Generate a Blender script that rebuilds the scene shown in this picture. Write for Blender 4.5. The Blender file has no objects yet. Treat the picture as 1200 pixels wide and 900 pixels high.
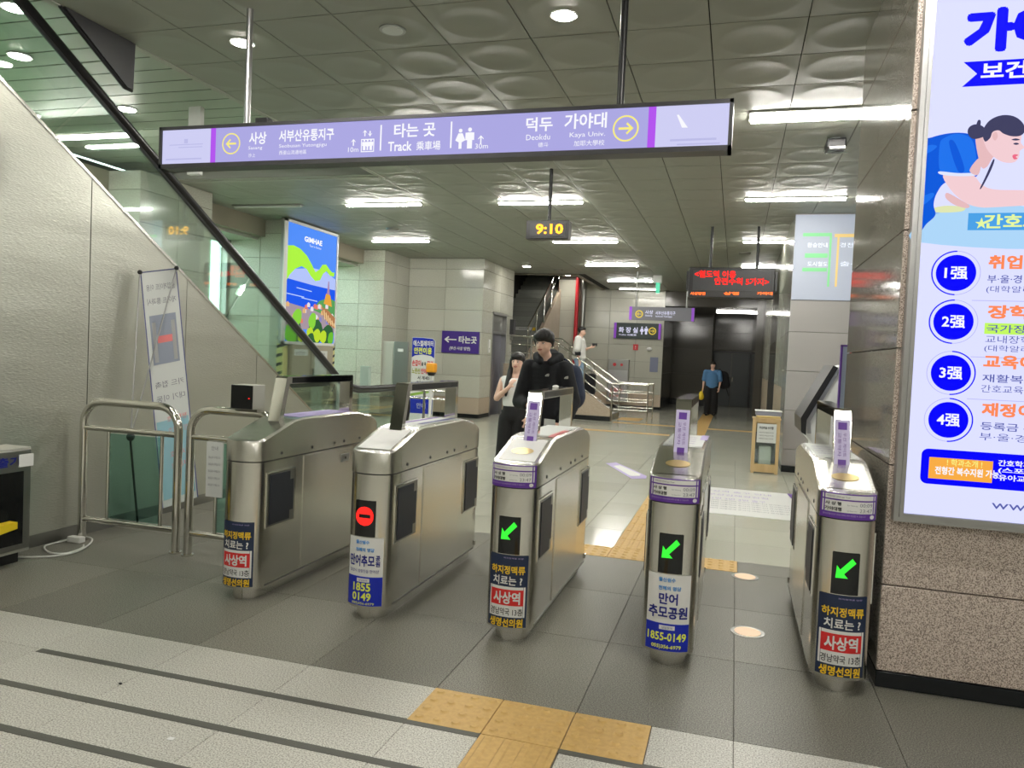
import bpy, bmesh, math, random
from mathutils import Vector, Matrix
random.seed(7)
C = bpy.context.scene.collection
sc = bpy.context.scene
# ---------------- camera ----------------
CAM_H = 1.58
RX = ((0.95821186, 0.05312647, -0.28108293), (0.28261241, -0.02373081, 0.9589406), (0.0442748, -0.99830578, -0.03775335))
cam = bpy.data.cameras.new('camera'); camo = bpy.data.objects.new('camera', cam); C.objects.link(camo)
cam.sensor_width = 36.0; cam.lens = 36.0 * 889.0 / 1200.0; cam.clip_end = 200
camo.matrix_world = Matrix(((RX[0][0], -RX[0][1], -RX[0][2], 0), (RX[1][0], -RX[1][1], -RX[1][2], 0), (RX[2][0], -RX[2][1], -RX[2][2], CAM_H), (0, 0, 0, 1)))
sc.camera = camo
# ---------------- world (daylight outside the windows) and exposure ----------------
w = bpy.data.worlds.new('world'); sc.world = w; w.use_nodes = True
w.node_tree.nodes['Background'].inputs['Color'].default_value = (0.80, 1.0, 0.93, 1)
w.node_tree.nodes['Background'].inputs['Strength'].default_value = 6.0
sc.view_settings.view_transform = 'Standard'; sc.view_settings.look = 'None'
sc.view_settings.gamma = 1; sc.view_settings.use_curve_mapping = False
sc.view_settings.exposure = 0.0
STRIP = 135.0      # fluorescent strips
DOWN = 130.0       # round downlights
# ---------------- measuring helpers: a viewing ray met with a real plane ----------------
def ray(px, py):
    v = (px - 600.0, py - 450.0, 889.0)
    return [sum(RX[i][k] * v[k] for k in range(3)) for i in range(3)]
def onY(px, py, y):
    d = ray(px, py); t = y / d[1]; return Vector((d[0] * t, y, CAM_H + d[2] * t))
def onX(px, py, x):
    d = ray(px, py); t = x / d[0]; return Vector((x, d[1] * t, CAM_H + d[2] * t))
def onZ(px, py, z):
    d = ray(px, py); t = (z - CAM_H) / d[2]; return Vector((d[0] * t, d[1] * t, z))
# ---------------- materials ----------------
def mat(name, col, rough=0.5, metal=0.0, bump=None, var=None, emit=None, spec=0.5, coat=0.0):
    """var=(scale, colour2, detail[, stretch]) noise colour variation; bump=(scale, strength[, stretch])"""
    m = bpy.data.materials.new(name); m.use_nodes = True
    nt = m.node_tree; b = nt.nodes['Principled BSDF']
    b.inputs['Base Color'].default_value = (*col, 1); b.inputs['Roughness'].default_value = rough
    b.inputs['Metallic'].default_value = metal; b.inputs['Specular IOR Level'].default_value = spec
    b.inputs['Coat Weight'].default_value = coat; b.inputs['Coat Roughness'].default_value = 0.04
    def co(stretch):
        tc = nt.nodes.new('ShaderNodeNewGeometry'); mp = nt.nodes.new('ShaderNodeMapping')
        mp.inputs['Scale'].default_value = stretch; nt.links.new(tc.outputs['Position'], mp.inputs['Vector']); return mp.outputs[0]
    if var:
        n = nt.nodes.new('ShaderNodeTexNoise'); n.inputs['Scale'].default_value = var[0]; n.inputs['Detail'].default_value = var[2]
        nt.links.new(co(var[3] if len(var) > 3 else (1, 1, 1)), n.inputs['Vector'])
        r = nt.nodes.new('ShaderNodeValToRGB'); r.color_ramp.elements[0].position = 0.38; r.color_ramp.elements[1].position = 0.62
        r.color_ramp.elements[0].color = (*col, 1); r.color_ramp.elements[1].color = (*var[1], 1)
        nt.links.new(n.outputs['Fac'], r.inputs['Fac']); nt.links.new(r.outputs['Color'], b.inputs['Base Color'])
    if bump:
        n = nt.nodes.new('ShaderNodeTexNoise'); n.inputs['Scale'].default_value = bump[0]; n.inputs['Detail'].default_value = 3
        nt.links.new(co(bump[2] if len(bump) > 2 else (1, 1, 1)), n.inputs['Vector'])
        bp = nt.nodes.new('ShaderNodeBump'); bp.inputs['Strength'].default_value = bump[1]; bp.inputs['Distance'].default_value = 0.01
        nt.links.new(n.outputs['Fac'], bp.inputs['Height']); nt.links.new(bp.outputs['Normal'], b.inputs['Normal'])
    if emit:
        b.inputs['Emission Color'].default_value = (*emit[0], 1); b.inputs['Emission Strength'].default_value = emit[1]
    return m
def glow(name, col, s):
    return mat(name, (0.003, 0.003, 0.003), 0.7, emit=(col, s), spec=0.04)
def granite(name, base, dark, light, rough=0.35, scale=260, coat=0.0, patch=0.85, spec=0.5):
    m = bpy.data.materials.new(name); m.use_nodes = True; nt = m.node_tree; b = nt.nodes['Principled BSDF']
    g = nt.nodes.new('ShaderNodeNewGeometry'); n = nt.nodes.new('ShaderNodeTexNoise'); n.inputs['Scale'].default_value = scale; n.inputs['Detail'].default_value = 1
    nt.links.new(g.outputs['Position'], n.inputs['Vector'])
    r = nt.nodes.new('ShaderNodeValToRGB'); e = r.color_ramp.elements
    e[0].position = 0.36; e[0].color = (*dark, 1); e[1].position = 0.50; e[1].color = (*base, 1)
    k = e.new(0.64); k.color = (*light, 1)
    nt.links.new(n.outputs['Fac'], r.inputs['Fac'])
    n2 = nt.nodes.new('ShaderNodeTexNoise'); n2.inputs['Scale'].default_value = 1.3; n2.inputs['Detail'].default_value = 2
    nt.links.new(g.outputs['Position'], n2.inputs['Vector'])
    oi = nt.nodes.new('ShaderNodeObjectInfo'); ad = nt.nodes.new('ShaderNodeMath'); ad.operation = 'ADD'
    nt.links.new(n2.outputs['Fac'], ad.inputs[0]); nt.links.new(oi.outputs['Random'], ad.inputs[1])
    mr = nt.nodes.new('ShaderNodeMapRange'); mr.inputs[1].default_value = 0.3; mr.inputs[2].default_value = 1.7; mr.inputs[3].default_value = patch; mr.inputs[4].default_value = 1.08
    nt.links.new(ad.outputs[0], mr.inputs[0])
    mx = nt.nodes.new('ShaderNodeVectorMath'); mx.operation = 'SCALE'
    nt.links.new(r.outputs['Color'], mx.inputs[0]); nt.links.new(mr.outputs[0], mx.inputs['Scale']); nt.links.new(mx.outputs[0], b.inputs['Base Color'])
    b.inputs['Roughness'].default_value = rough; b.inputs['Specular IOR Level'].default_value = spec
    return m
def glass(name, tint, refl=0.09):
    m = bpy.data.materials.new(name); m.use_nodes = True; nt = m.node_tree
    out = nt.nodes['Material Output']; nt.nodes.remove(nt.nodes['Principled BSDF'])
    t = nt.nodes.new('ShaderNodeBsdfTransparent'); t.inputs['Color'].default_value = (*tint, 1)
    g = nt.nodes.new('ShaderNodeBsdfGlossy'); g.inputs['Roughness'].default_value = 0.02; g.inputs['Color'].default_value = (0.9, 1, 0.95, 1)
    f = nt.nodes.new('ShaderNodeLayerWeight'); f.inputs['Blend'].default_value = 0.25
    mr = nt.nodes.new('ShaderNodeMapRange'); mr.inputs[3].default_value = refl; mr.inputs[4].default_value = 0.60
    nt.links.new(f.outputs['Fresnel'], mr.inputs[0])
    x = nt.nodes.new('ShaderNodeMixShader'); nt.links.new(mr.outputs[0], x.inputs[0]); nt.links.new(t.outputs[0], x.inputs[1]); nt.links.new(g.outputs[0], x.inputs[2])
    nt.links.new(x.outputs[0], out.inputs['Surface']); return m
M = {}
M['steel'] = mat('brushed_steel', (0.70, 0.69, 0.64), 0.25, 1.0, bump=(60, 0.04, (1, 1, 14)))
M['steel_front'] = mat('brushed_steel_front', (0.68, 0.67, 0.62), 0.20, 1.0)
M['steel_dark'] = mat('dull_steel', (0.30, 0.30, 0.28), 0.35, 1.0)
M['chrome'] = mat('polished_steel', (0.66, 0.65, 0.60), 0.10, 1.0)
M['alu'] = mat('aluminium_frame', (0.42, 0.42, 0.42), 0.35, 1.0)
M['black'] = mat('black_plastic', (0.012, 0.012, 0.013), 0.35)
M['rubber'] = mat('black_rubber', (0.006, 0.006, 0.007), 0.28)
M['pad'] = mat('dark_flap_pad', (0.018, 0.021, 0.03), 0.5)
M['darkmetal'] = mat('dark_grey_metal', (0.045, 0.045, 0.048), 0.4, 0.3)
M['white'] = mat('white_print', (0.72, 0.72, 0.70), 0.45)
M['paper'] = mat('paper', (0.62, 0.64, 0.62), 0.7)
M['navy'] = mat('navy_print', (0.008, 0.02, 0.06), 0.35)
M['yellow'] = mat('yellow_print', (0.85, 0.55, 0.02), 0.4)
M['lemon'] = mat('lemon_print', (0.80, 0.85, 0.08), 0.4)
M['red'] = mat('red_print', (0.65, 0.02, 0.02), 0.4)
M['blackprint'] = mat('black_print', (0.01, 0.01, 0.012), 0.4)
M['blue'] = mat('blue_print', (0.004, 0.02, 0.42), 0.35)
M['inkblue'] = mat('dark_blue_ink', (0.01, 0.015, 0.22), 0.4)
M['skyblue'] = mat('light_blue_ink', (0.07, 0.30, 0.70), 0.4)
M['purple'] = mat('purple_print', (0.11, 0.03, 0.30), 0.4)
M['lilac'] = mat('lilac_print', (0.42, 0.34, 0.62), 0.45)
M['pink'] = mat('pink_print', (0.75, 0.20, 0.20), 0.4)
M['gold'] = mat('gold_plate', (0.65, 0.50, 0.22), 0.3, 0.7)
M['greyink'] = mat('grey_ink', (0.18, 0.18, 0.22), 0.5)
M['ledgreen'] = glow('green_led', (0.05, 1.0, 0.05), 1.1)
M['ledred'] = glow('red_led', (1.0, 0.02, 0.015), 1.6)
M['ledorange'] = glow('orange_led', (1.0, 0.16, 0.03), 2.2)
M['ledamber'] = glow('amber_led', (1.0, 0.42, 0.03), 2.6)
M['display'] = mat('display_window', (0.004, 0.005, 0.006), 0.08)
M['tube'] = glow('fluorescent_tube', (1.0, 0.97, 0.90), STRIP)
M['downlamp'] = glow('downlight_lamp', (1.0, 0.95, 0.85), DOWN)
M['inground'] = glow('floor_lamp_glass', (1.0, 0.74, 0.50), 1.0)
M['pale'] = granite('pale_granite', (0.50, 0.49, 0.43), (0.29, 0.28, 0.24), (0.62, 0.61, 0.55), 0.42, 150, patch=0.92)
M['grey'] = granite('brown_grey_granite', (0.185, 0.178, 0.145), (0.095, 0.09, 0.07), (0.29, 0.28, 0.235), 0.42, 170, patch=0.72, spec=0.35)
M['polished'] = granite('polished_stone_tile', (0.47, 0.47, 0.39), (0.41, 0.41, 0.34), (0.52, 0.52, 0.44), 0.13, 200, patch=0.92, spec=0.28)
M['joint'] = mat('dark_joint', (0.14, 0.13, 0.11), 0.7)
M['strip'] = mat('dark_floor_strip', (0.085, 0.085, 0.07), 0.5, bump=(200, 0.2))
M['tactile'] = mat('yellow_tactile', (0.60, 0.39, 0.13), 0.5, var=(40, (0.54, 0.34, 0.11), 3))
M['wallstone'] = granite('pale_wall_stone', (0.50, 0.50, 0.43), (0.45, 0.45, 0.38), (0.55, 0.55, 0.48), 0.14, 60, patch=0.88)
M['tanstone'] = granite('tan_granite', (0.50, 0.41, 0.31), (0.38, 0.30, 0.22), (0.58, 0.50, 0.41), 0.25, 180, patch=0.9)
M['pinkstone'] = granite('pinkish_granite', (0.50, 0.41, 0.35), (0.20, 0.16, 0.14), (0.66, 0.57, 0.50), 0.25, 190, patch=0.92)
M['greystone'] = granite('grey_granite', (0.36, 0.345, 0.335), (0.24, 0.225, 0.22), (0.45, 0.435, 0.42), 0.16, 150, patch=0.92)
M['brownstone_dim'] = granite('dim_brown_stone', (0.085, 0.078, 0.065), (0.06, 0.055, 0.045), (0.11, 0.10, 0.085), 0.12, 80, patch=0.9)  # dim corridor light put into the colour; also serves the dark wall strips
M['basestone'] = mat('black_base_stone', (0.006, 0.008, 0.010), 0.25)
M['ceiling'] = mat('ceiling_metal', (0.30, 0.31, 0.265), 0.50, spec=0.35)
M['ceil_plain'] = mat('ceiling_plain', (0.36, 0.37, 0.32), 0.5)
M['soffit'] = mat('beam_paint', (0.30, 0.27, 0.21), 0.6)
M['slat'] = mat('slat_metal', (0.33, 0.38, 0.31), 0.45)
M['void'] = mat('dark_void', (0.012, 0.013, 0.012), 0.8)
M['grass_out'] = mat('outside_hedge', (0.25, 0.45, 0.16), 0.9, var=(3, (0.5, 0.65, 0.45), 4))
M['glass'] = glass('green_glass', (0.955, 0.99, 0.975), 0.03)
M['glass2'] = glass('teal_glass', (0.60, 0.80, 0.76), 0.05)
M['glass3'] = glass('window_glass', (0.95, 0.99, 0.97), 0.05)
M['woodpale'] = mat('pale_pine', (0.60, 0.43, 0.22), 0.5, var=(8, (0.52, 0.36, 0.17), 4, (1, 1, 0.15)))
M['door'] = mat('grey_door_paint', (0.055, 0.063, 0.065), 0.35)
M['elev'] = mat('elevator_steel', (0.24, 0.24, 0.30), 0.3, 0.8)
M['redpaint'] = mat('red_pipe_paint', (0.55, 0.02, 0.03), 0.4)
M['stair'] = granite('stair_stone', (0.33, 0.34, 0.30), (0.26, 0.27, 0.24), (0.39, 0.40, 0.36), 0.4, 100)
M['nosing'] = mat('stair_nosing', (0.12, 0.13, 0.12), 0.5)
M['skin'] = mat('skin', (0.74, 0.48, 0.37), 0.5)
M['hair'] = mat('black_hair', (0.008, 0.007, 0.007), 0.45, bump=(90, 0.6, (1, 1, 0.2)))
M['clothblack'] = mat('black_cloth', (0.008, 0.009, 0.012), 0.85, bump=(14, 0.5))
M['clothnavy'] = mat('navy_cloth', (0.010, 0.018, 0.045), 0.8, bump=(14, 0.5))
M['clothwhite'] = mat('white_cloth', (0.72, 0.72, 0.70), 0.9, bump=(14, 0.4))
M['denim'] = mat('pale_denim', (0.20, 0.32, 0.48), 0.9, var=(12, (0.30, 0.42, 0.56), 3))
M['clothblue'] = mat('blue_cloth', (0.09, 0.22, 0.42), 0.9, bump=(14, 0.4))
M['trousers'] = mat('black_trousers', (0.010, 0.010, 0.011), 0.85, bump=(10, 0.5))
M['lip'] = mat('lip', (0.42, 0.14, 0.12), 0.5)
M['orange'] = mat('orange_plastic', (0.9, 0.38, 0.02), 0.4)
M['cablewhite'] = mat('white_cable', (0.60, 0.60, 0.56), 0.4)
M['boxgrey'] = mat('beige_box', (0.42, 0.42, 0.37), 0.5)
# embossed stainless cladding of the escalator side
def steel_wall():
    m = bpy.data.materials.new('embossed_stainless_cladding'); m.use_nodes = True; nt = m.node_tree; b = nt.nodes['Principled BSDF']
    b.inputs['Base Color'].default_value = (0.50, 0.505, 0.445, 1); b.inputs['Metallic'].default_value = 0.82; b.inputs['Roughness'].default_value = 0.36
    g = nt.nodes.new('ShaderNodeNewGeometry'); mp = nt.nodes.new('ShaderNodeMapping'); mp.inputs['Scale'].default_value = (1, 34, 150)
    nt.links.new(g.outputs['Position'], mp.inputs['Vector'])
    n = nt.nodes.new('ShaderNodeTexVoronoi'); n.inputs['Scale'].default_value = 1.0; nt.links.new(mp.outputs[0], n.inputs['Vector'])
    bp = nt.nodes.new('ShaderNodeBump'); bp.inputs['Strength'].default_value = 0.22; bp.inputs['Distance'].default_value = 0.006
    n2 = nt.nodes.new('ShaderNodeTexNoise'); n2.inputs['Scale'].default_value = 1.0; mp2 = nt.nodes.new('ShaderNodeMapping'); mp2.inputs['Scale'].default_value = (1, 0.9, 3.2)
    nt.links.new(g.outputs['Position'], mp2.inputs['Vector']); nt.links.new(mp2.outputs[0], n2.inputs['Vector'])
    bp2 = nt.nodes.new('ShaderNodeBump'); bp2.inputs['Strength'].default_value = 0.22; bp2.inputs['Distance'].default_value = 0.05
    nt.links.new(n.outputs['Distance'], bp.inputs['Height']); nt.links.new(n2.outputs['Fac'], bp2.inputs['Height'])
    nt.links.new(bp2.outputs['Normal'], bp.inputs['Normal']); nt.links.new(bp.outputs['Normal'], b.inputs['Normal'])
    return m
M['steelwall'] = steel_wall()
# a scratch scene for evaluating lettering and remeshed bodies (removed at the end)
TMP = bpy.data.scenes.new('scratch')
def evaluated(o):
    TMP.collection.objects.link(o); vl = TMP.view_layers[0]; vl.update()
    me = bpy.data.meshes.new_from_object(o.evaluated_get(vl.depsgraph))
    bpy.data.objects.remove(o); return me
# ---------------- object helpers ----------------
def tag(o, label=None, cat=None, group=None, kind=None):
    if label: o['label'] = label
    if cat: o['category'] = cat
    if group: o['group'] = group
    if kind: o['kind'] = kind
    return o
def thing(name, label, cat, loc=(0, 0, 0), group=None):
    o = bpy.data.objects.new(name, None); C.objects.link(o); o.location = loc; o.empty_display_size = 0.2
    return tag(o, label, cat, group)
def origin_of(p):
    v = Vector((0, 0, 0))
    while p is not None: v += p.location; p = p.parent
    return v
class MB:
    def __init__(s): s.v = []; s.f = []; s.sm = False
    def add(s, vs, fs):
        n = len(s.v); s.v += [tuple(v) for v in vs]; s.f += [tuple(i + n for i in f) for f in fs]; return s
    def box(s, a, b):
        x0, y0, z0 = a; x1, y1, z1 = b
        return s.add([(x0, y0, z0), (x1, y0, z0), (x1, y1, z0), (x0, y1, z0), (x0, y0, z1), (x1, y0, z1), (x1, y1, z1), (x0, y1, z1)],
                     [(0, 3, 2, 1), (4, 5, 6, 7), (0, 1, 5, 4), (1, 2, 6, 5), (2, 3, 7, 6), (3, 0, 4, 7)])
    def bbox(s, a, b, r):
        """box with chamfered edges along every side"""
        bm = bmesh.new(); bmesh.ops.create_cube(bm, size=1)
        for v in bm.verts:
            v.co = Vector(((a[i] + b[i]) / 2 + v.co[i] * (b[i] - a[i]) for i in range(3)))
        bmesh.ops.bevel(bm, geom=bm.edges[:], offset=r, segments=2, affect='EDGES', profile=0.6)
        bm.verts.ensure_lookup_table(); bm.verts.index_update()
        s.add([v.co for v in bm.verts], [[v.index for v in f.verts] for f in bm.faces]); bm.free(); return s
    def prism(s, pts, d):
        """extrude polygon pts (3d, planar) by vector d"""
        n = len(pts); d = Vector(d); P = [Vector(p) for p in pts]
        nn = Vector((0, 0, 0))
        for i in range(n): nn += P[i].cross(P[(i + 1) % n])
        if nn.dot(d) < 0: P.reverse()
        s.add(P + [p + d for p in P], [tuple(range(n))[::-1], tuple(range(n, 2 * n))] + [(i, (i + 1) % n, n + (i + 1) % n, n + i) for i in range(n)]); return s
    def face(s, pts): return s.add(pts, [tuple(range(len(pts)))])
    def tube(s, pts, r, seg=12, closed=False, r2=None):
        P = [Vector(p) for p in pts]; n = len(P); rings = []; prev = None
        for i, p in enumerate(P):
            if closed: t = (P[(i + 1) % n] - P[i - 1]).normalized()
            elif i == 0: t = (P[1] - P[0]).normalized()
            elif i == n - 1: t = (P[-1] - P[-2]).normalized()
            else: t = ((P[i + 1] - p).normalized() + (p - P[i - 1]).normalized()).normalized()
            if prev is None:
                a = t.cross(Vector((0, 0, 1)));
                if a.length < 1e-3: a = t.cross(Vector((1, 0, 0)))
                a.normalize()
            else:
                a = (prev - t * prev.dot(t)).normalized()
            prev = a; b = t.cross(a)
            rr = r if r2 is None else r + (r2 - r) * i / (n - 1)
            rings.append([p + (a * math.cos(2 * math.pi * k / seg) + b * math.sin(2 * math.pi * k / seg)) * rr for k in range(seg)])
        vs = [q for g in rings for q in g]; fs = []
        for i in range(n if closed else n - 1):
            j = (i + 1) % n
            for k in range(seg): fs.append((i * seg + k, j * seg + k, j * seg + (k + 1) % seg, i * seg + (k + 1) % seg)[::-1])
        if not closed: fs += [tuple(range(seg)), tuple(range((n - 1) * seg, n * seg))[::-1]]
        s.sm = True
        return s.add(vs, fs)
    def cyl(s, c, r, h, axis='z', seg=24, r2=None):
        c = Vector(c); d = {'x': Vector((h, 0, 0)), 'y': Vector((0, h, 0)), 'z': Vector((0, 0, h))}[axis]
        return s.tube([c, c + d], r, seg, r2=r2)
    def ell(s, c, rad, seg=16, rings=10):
        vs = []; fs = []
        for i in range(rings + 1):
            th = math.pi * i / rings
            for k in range(seg):
                ph = 2 * math.pi * k / seg
                vs.append((c[0] + rad[0] * math.sin(th) * math.cos(ph), c[1] + rad[1] * math.sin(th) * math.sin(ph), c[2] + rad[2] * math.cos(th)))
        for i in range(rings):
            for k in range(seg):
                fs.append((i * seg + k, (i + 1) * seg + k, (i + 1) * seg + (k + 1) % seg, i * seg + (k + 1) % seg))
        s.sm = True
        return s.add(vs, fs)
    def text(s, body, at, right=(1, 0, 0), up=(0, 0, 1), h=0.1, w=None, align='L', bold=0.0, curve=None):
        """flat lettering: cap box height h (metres), optional width w; at = left / centre point of the baseline"""
        key = (body, round(bold, 4))
        if key not in TXT:
            c = bpy.data.curves.new('t', 'FONT'); c.body = body; c.resolution_u = 2; c.offset = min(bold, 0.012)
            me = evaluated(bpy.data.objects.new('t', c))
            TXT[key] = ([tuple(v.co) for v in me.vertices], [tuple(p.vertices) for p in me.polygons])
            bpy.data.curves.remove(c); bpy.data.meshes.remove(me)
        vs, fs = TXT[key]
        if not vs: return s
        x0 = min(v[0] for v in vs); x1 = max(v[0] for v in vs); y0 = min(v[1] for v in vs); y1 = max(v[1] for v in vs)
        sy = h / max(y1 - y0, 1e-6); sx = (w / max(x1 - x0, 1e-6)) if w else sy
        off = {'L': 0, 'C': -(x1 - x0) * sx / 2, 'R': -(x1 - x0) * sx}[align]
        R_, U = Vector(right).normalized(), Vector(up).normalized(); at = Vector(at); out = []
        for v in vs:
            u, t = (v[0] - x0) * sx + off, (v[1] - y0) * sy
            p = at + R_ * u + U * t
            if curve: p = curve(p)
            out.append(p)
        s.add(out, fs)
        if bold >= 0.02:                       # heavy lettering: the strokes are widened by shifted copies of the same outline
            dl = (bold - 0.008) * 0.75; 
            nrm = R_.cross(U)
            ring = [(dl, dl), (-dl, dl), (dl, -dl), (-dl, -dl)] + ([(1.4 * dl, 0), (-1.4 * dl, 0), (0, 1.4 * dl), (0, -1.4 * dl)] if bold >= 0.05 else [])
            for q_, (a, b) in enumerate(ring):
                o2 = []
                for v in vs:
                    u, t = (v[0] - x0 + a) * sx + off, (v[1] - y0 + b) * sy
                    p = at + R_ * u + U * t
                    if curve: p = curve(p)
                    o2.append(p + nrm * (0.00025 * (q_ + 1)))
                s.add(o2, fs)
        return s
    def build(s, name, m, parent=None, smooth=None, local=False, ang=42):
        me = bpy.data.meshes.new(name)
        o0 = Vector((0, 0, 0)) if (local or parent is None) else origin_of(parent)
        me.from_pydata([tuple(Vector(v) - o0) for v in s.v], [], s.f); me.update()
        mm = M[m] if isinstance(m, str) else m
        me.materials.append(mm)
        if s.sm if smooth is None else smooth:
            me.polygons.foreach_set('use_smooth', [True] * len(me.polygons)); me.set_sharp_from_angle(angle=math.radians(ang))
        o = bpy.data.objects.new(name, me); C.objects.link(o)
        if parent is not None: o.parent = parent
        return o
TXT = {}
def struct(name, mb, m, parent=None, smooth=None):
    o = mb.build(name, m, parent, smooth)
    if parent is None: o['kind'] = 'structure'
    return o
def piece(me, name, parent, loc):
    o = bpy.data.objects.new(name, me); C.objects.link(o); o.parent = parent; o.location = Vector(loc) - origin_of(parent); return o
def mesh_of(mb, name, m, smooth=False):
    o = mb.build(name, m, None, smooth); me = o.data; bpy.data.objects.remove(o); return me
def copy_tree(o, parent=None):
    c = o.copy(); C.objects.link(c); c.parent = parent
    for ch in list(o.children): copy_tree(ch, c)
    return c
def arc(c, r, a0, a1, n, ax='yz', fixed=0.0):
    out = []
    for i in range(n + 1):
        a = math.radians(a0 + (a1 - a0) * i / n); u, v = c[0] + r * math.cos(a), c[1] + r * math.sin(a)
        out.append((fixed, u, v) if ax == 'yz' else ((u, fixed, v) if ax == 'xz' else (u, v, fixed)))
    return out
M['greystone_dark'] = granite('dark_polished_granite', (0.24, 0.22, 0.19), (0.17, 0.15, 0.13), (0.30, 0.27, 0.24), 0.08, 140, patch=0.92)
M['lemonp'] = mat('yellow_plastic', (0.85, 0.62, 0.02), 0.35)
M['tanplain'] = mat('beige_cabinet_paint', (0.36, 0.32, 0.24), 0.5)
M['paleyellow'] = mat('faded_yellow_sheet', (0.62, 0.58, 0.24), 0.5)
M['lilacgrey'] = mat('grey_plastic', (0.25, 0.25, 0.30), 0.4)

M['unlitstair'] = mat('unlit_stair_wall', (0.03, 0.03, 0.028), 0.7)  # near-black colour stands in for the lack of light in the stairwell
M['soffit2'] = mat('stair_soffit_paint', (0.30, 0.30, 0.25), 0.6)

M['tube_dim'] = glow('fluorescent_tube_dim', (1.0, 0.97, 0.90), 22.0)

M['sticker'] = mat('pale_lilac_sticker', (0.55, 0.50, 0.72), 0.45)
M['slate'] = mat('slate_plate', (0.20, 0.22, 0.32), 0.5)
# ================= FLOOR =================
def slab(x0, x1, y0, y1, top, thick=0.012):
    return MB().box((x0, y0, top - thick), (x1, y1, top))
floor = struct('floor', MB().box((-9.6, -7.2, -0.16), (6.2, 31.5, -0.006)), 'joint')
tile_cache = {}
def tile(w_, d_, m, name, x, y, parent, gap=0.0025, top=0.0):
    k = (round(w_, 3), round(d_, 3), m)
    if k not in tile_cache:
        g = gap / 2
        bm = MB(); a = (g, g, -0.012); b = (w_ - g, d_ - g, top)
        c = 0.0015
        bm.add([(a[0], a[1], a[2]), (b[0], a[1], a[2]), (b[0], b[1], a[2]), (a[0], b[1], a[2]),
                (a[0], a[1], -c), (b[0], a[1], -c), (b[0], b[1], -c), (a[0], b[1], -c),
                (a[0] + c, a[1] + c, 0), (b[0] - c, a[1] + c, 0), (b[0] - c, b[1] - c, 0), (a[0] + c, b[1] - c, 0)],
               [(0, 1, 5, 4), (1, 2, 6, 5), (2, 3, 7, 6), (3, 0, 4, 7), (4, 5, 9, 8), (5, 6, 10, 9), (6, 7, 11, 10), (7, 4, 8, 11), (8, 9, 10, 11)])
        tile_cache[k] = mesh_of(bm, name, m)
    return piece(tile_cache[k], name, parent, (x, y, 0))
# pale granite in front, three rows of tiles in view, dark strips let in between them
PX0 = 0.075
rows = [(1.955, 2.29), (2.29, 2.625), (2.625, 2.96), (2.96, 3.293)]
for k in range(-7, 3):
    x = PX0 + 0.672 * k
    for r_, (ya, yb) in enumerate(rows):
        x0, x1 = x, x + 0.672
        if r_ == 3:                               # the warning blocks lie in this row between -1.27 and -0.265
            if x0 > -1.3 and x1 < -0.2: continue
            if x0 < -0.3 and x1 > -0.26: x0 = -0.265
        else:                                      # the guiding strip
            if x0 < -0.94 < x1: x1 = -0.937
            if x0 < -0.60 < x1 and x1 > -0.60 and x0 > -0.95: x0 = -0.601
        if x1 - x0 < 0.05: continue
        tile(x1 - x0, yb - ya, 'pale', 'granite_tile', x0, ya, floor)
struct('pale_paving', slab(-9.5, 6.1, -7.1, 1.955, 0), 'pale', floor)
struct('pale_paving', slab(PX0 + 0.672 * 3, 6.1, 1.955, 3.293, 0), 'pale', floor)
for (x0, x1, yy) in ((-3.27, -0.937, 2.945), (-0.601, 2.4, 2.945), (-4.9, -0.937, 2.612), (-0.601, 2.4, 2.612), (-4.9, -0.937, 2.305), (-0.601, 2.4, 2.305)):
    MB().box((x0, yy - 0.021, -0.01), (x1, yy + 0.021, 0.0015)).build('floor_strip', 'strip', floor)
# tactile blocks
def dots_block(n=4, s=0.335, rows_=4, d=None):
    d = d or s
    m = MB().box((0.002, 0.002, -0.012), (s - 0.002, d - 0.002, 0.002))
    for i in range(n):
        for j in range(rows_):
            cx, cy = (i + 0.5) * s / n, (j + 0.5) * d / rows_
            m.tube([(cx, cy, 0.002), (cx, cy, 0.011)], 0.026, 10, r2=0.015)
    return m
dmesh = mesh_of(dots_block(), 'warning_block', 'tactile', True)
def bars_block(s=0.335):
    m = MB().box((0.002, 0.002, -0.012), (s - 0.002, s - 0.002, 0.002))
    for i in range(4):
        cx = (i + 0.5) * s / 4
        m.add([(cx - 0.02, 0.012, 0.002), (cx + 0.02, 0.012, 0.002), (cx + 0.02, s - 0.012, 0.002), (cx - 0.02, s - 0.012, 0.002),
               (cx - 0.012, 0.02, 0.007), (cx + 0.012, 0.02, 0.007), (cx + 0.012, s - 0.02, 0.007), (cx - 0.012, s - 0.02, 0.007)],
              [(0, 1, 5, 4), (1, 2, 6, 5), (2, 3, 7, 6), (3, 0, 4, 7), (4, 5, 6, 7)])
    return m
bmesh_ = mesh_of(bars_block(), 'guiding_block', 'tactile')
tp = thing('tactile_paving', 'yellow tactile paving in front of the gates, three dotted blocks and a grooved strip', 'tactile paving', (-0.77, 3.1, 0))
for k in range(3): piece(dmesh, 'warning_block', tp, (-1.272 + 0.3357 * k, 2.957, 0))
for k in range(4): piece(bmesh_, 'guiding_block', tp, (-0.937, 2.957 - 0.3357 * (k + 1), 0))
tp2 = thing('tactile_paving', 'long yellow tactile strip running away down the hall behind the gates', 'tactile paving', (-0.74, 6.2, 0))
for k in range(4): piece(dmesh, 'warning_block', tp2, (-1.245 + 0.3357 * k, 6.01, 0))
for k in range(30): piece(bmesh_, 'guiding_block', tp2, (-0.909, 6.346 + 0.3357 * k, 0))
MB().box((-0.909, 16.42, -0.01), (-0.573, 24.6, 0.003)).build('guiding_strip', 'tactile', tp2)
tp3 = thing('tactile_paving', 'thin yellow tactile lines crossing the hall floor near the stairs', 'tactile paving', (-1.5, 18, 0))
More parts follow.
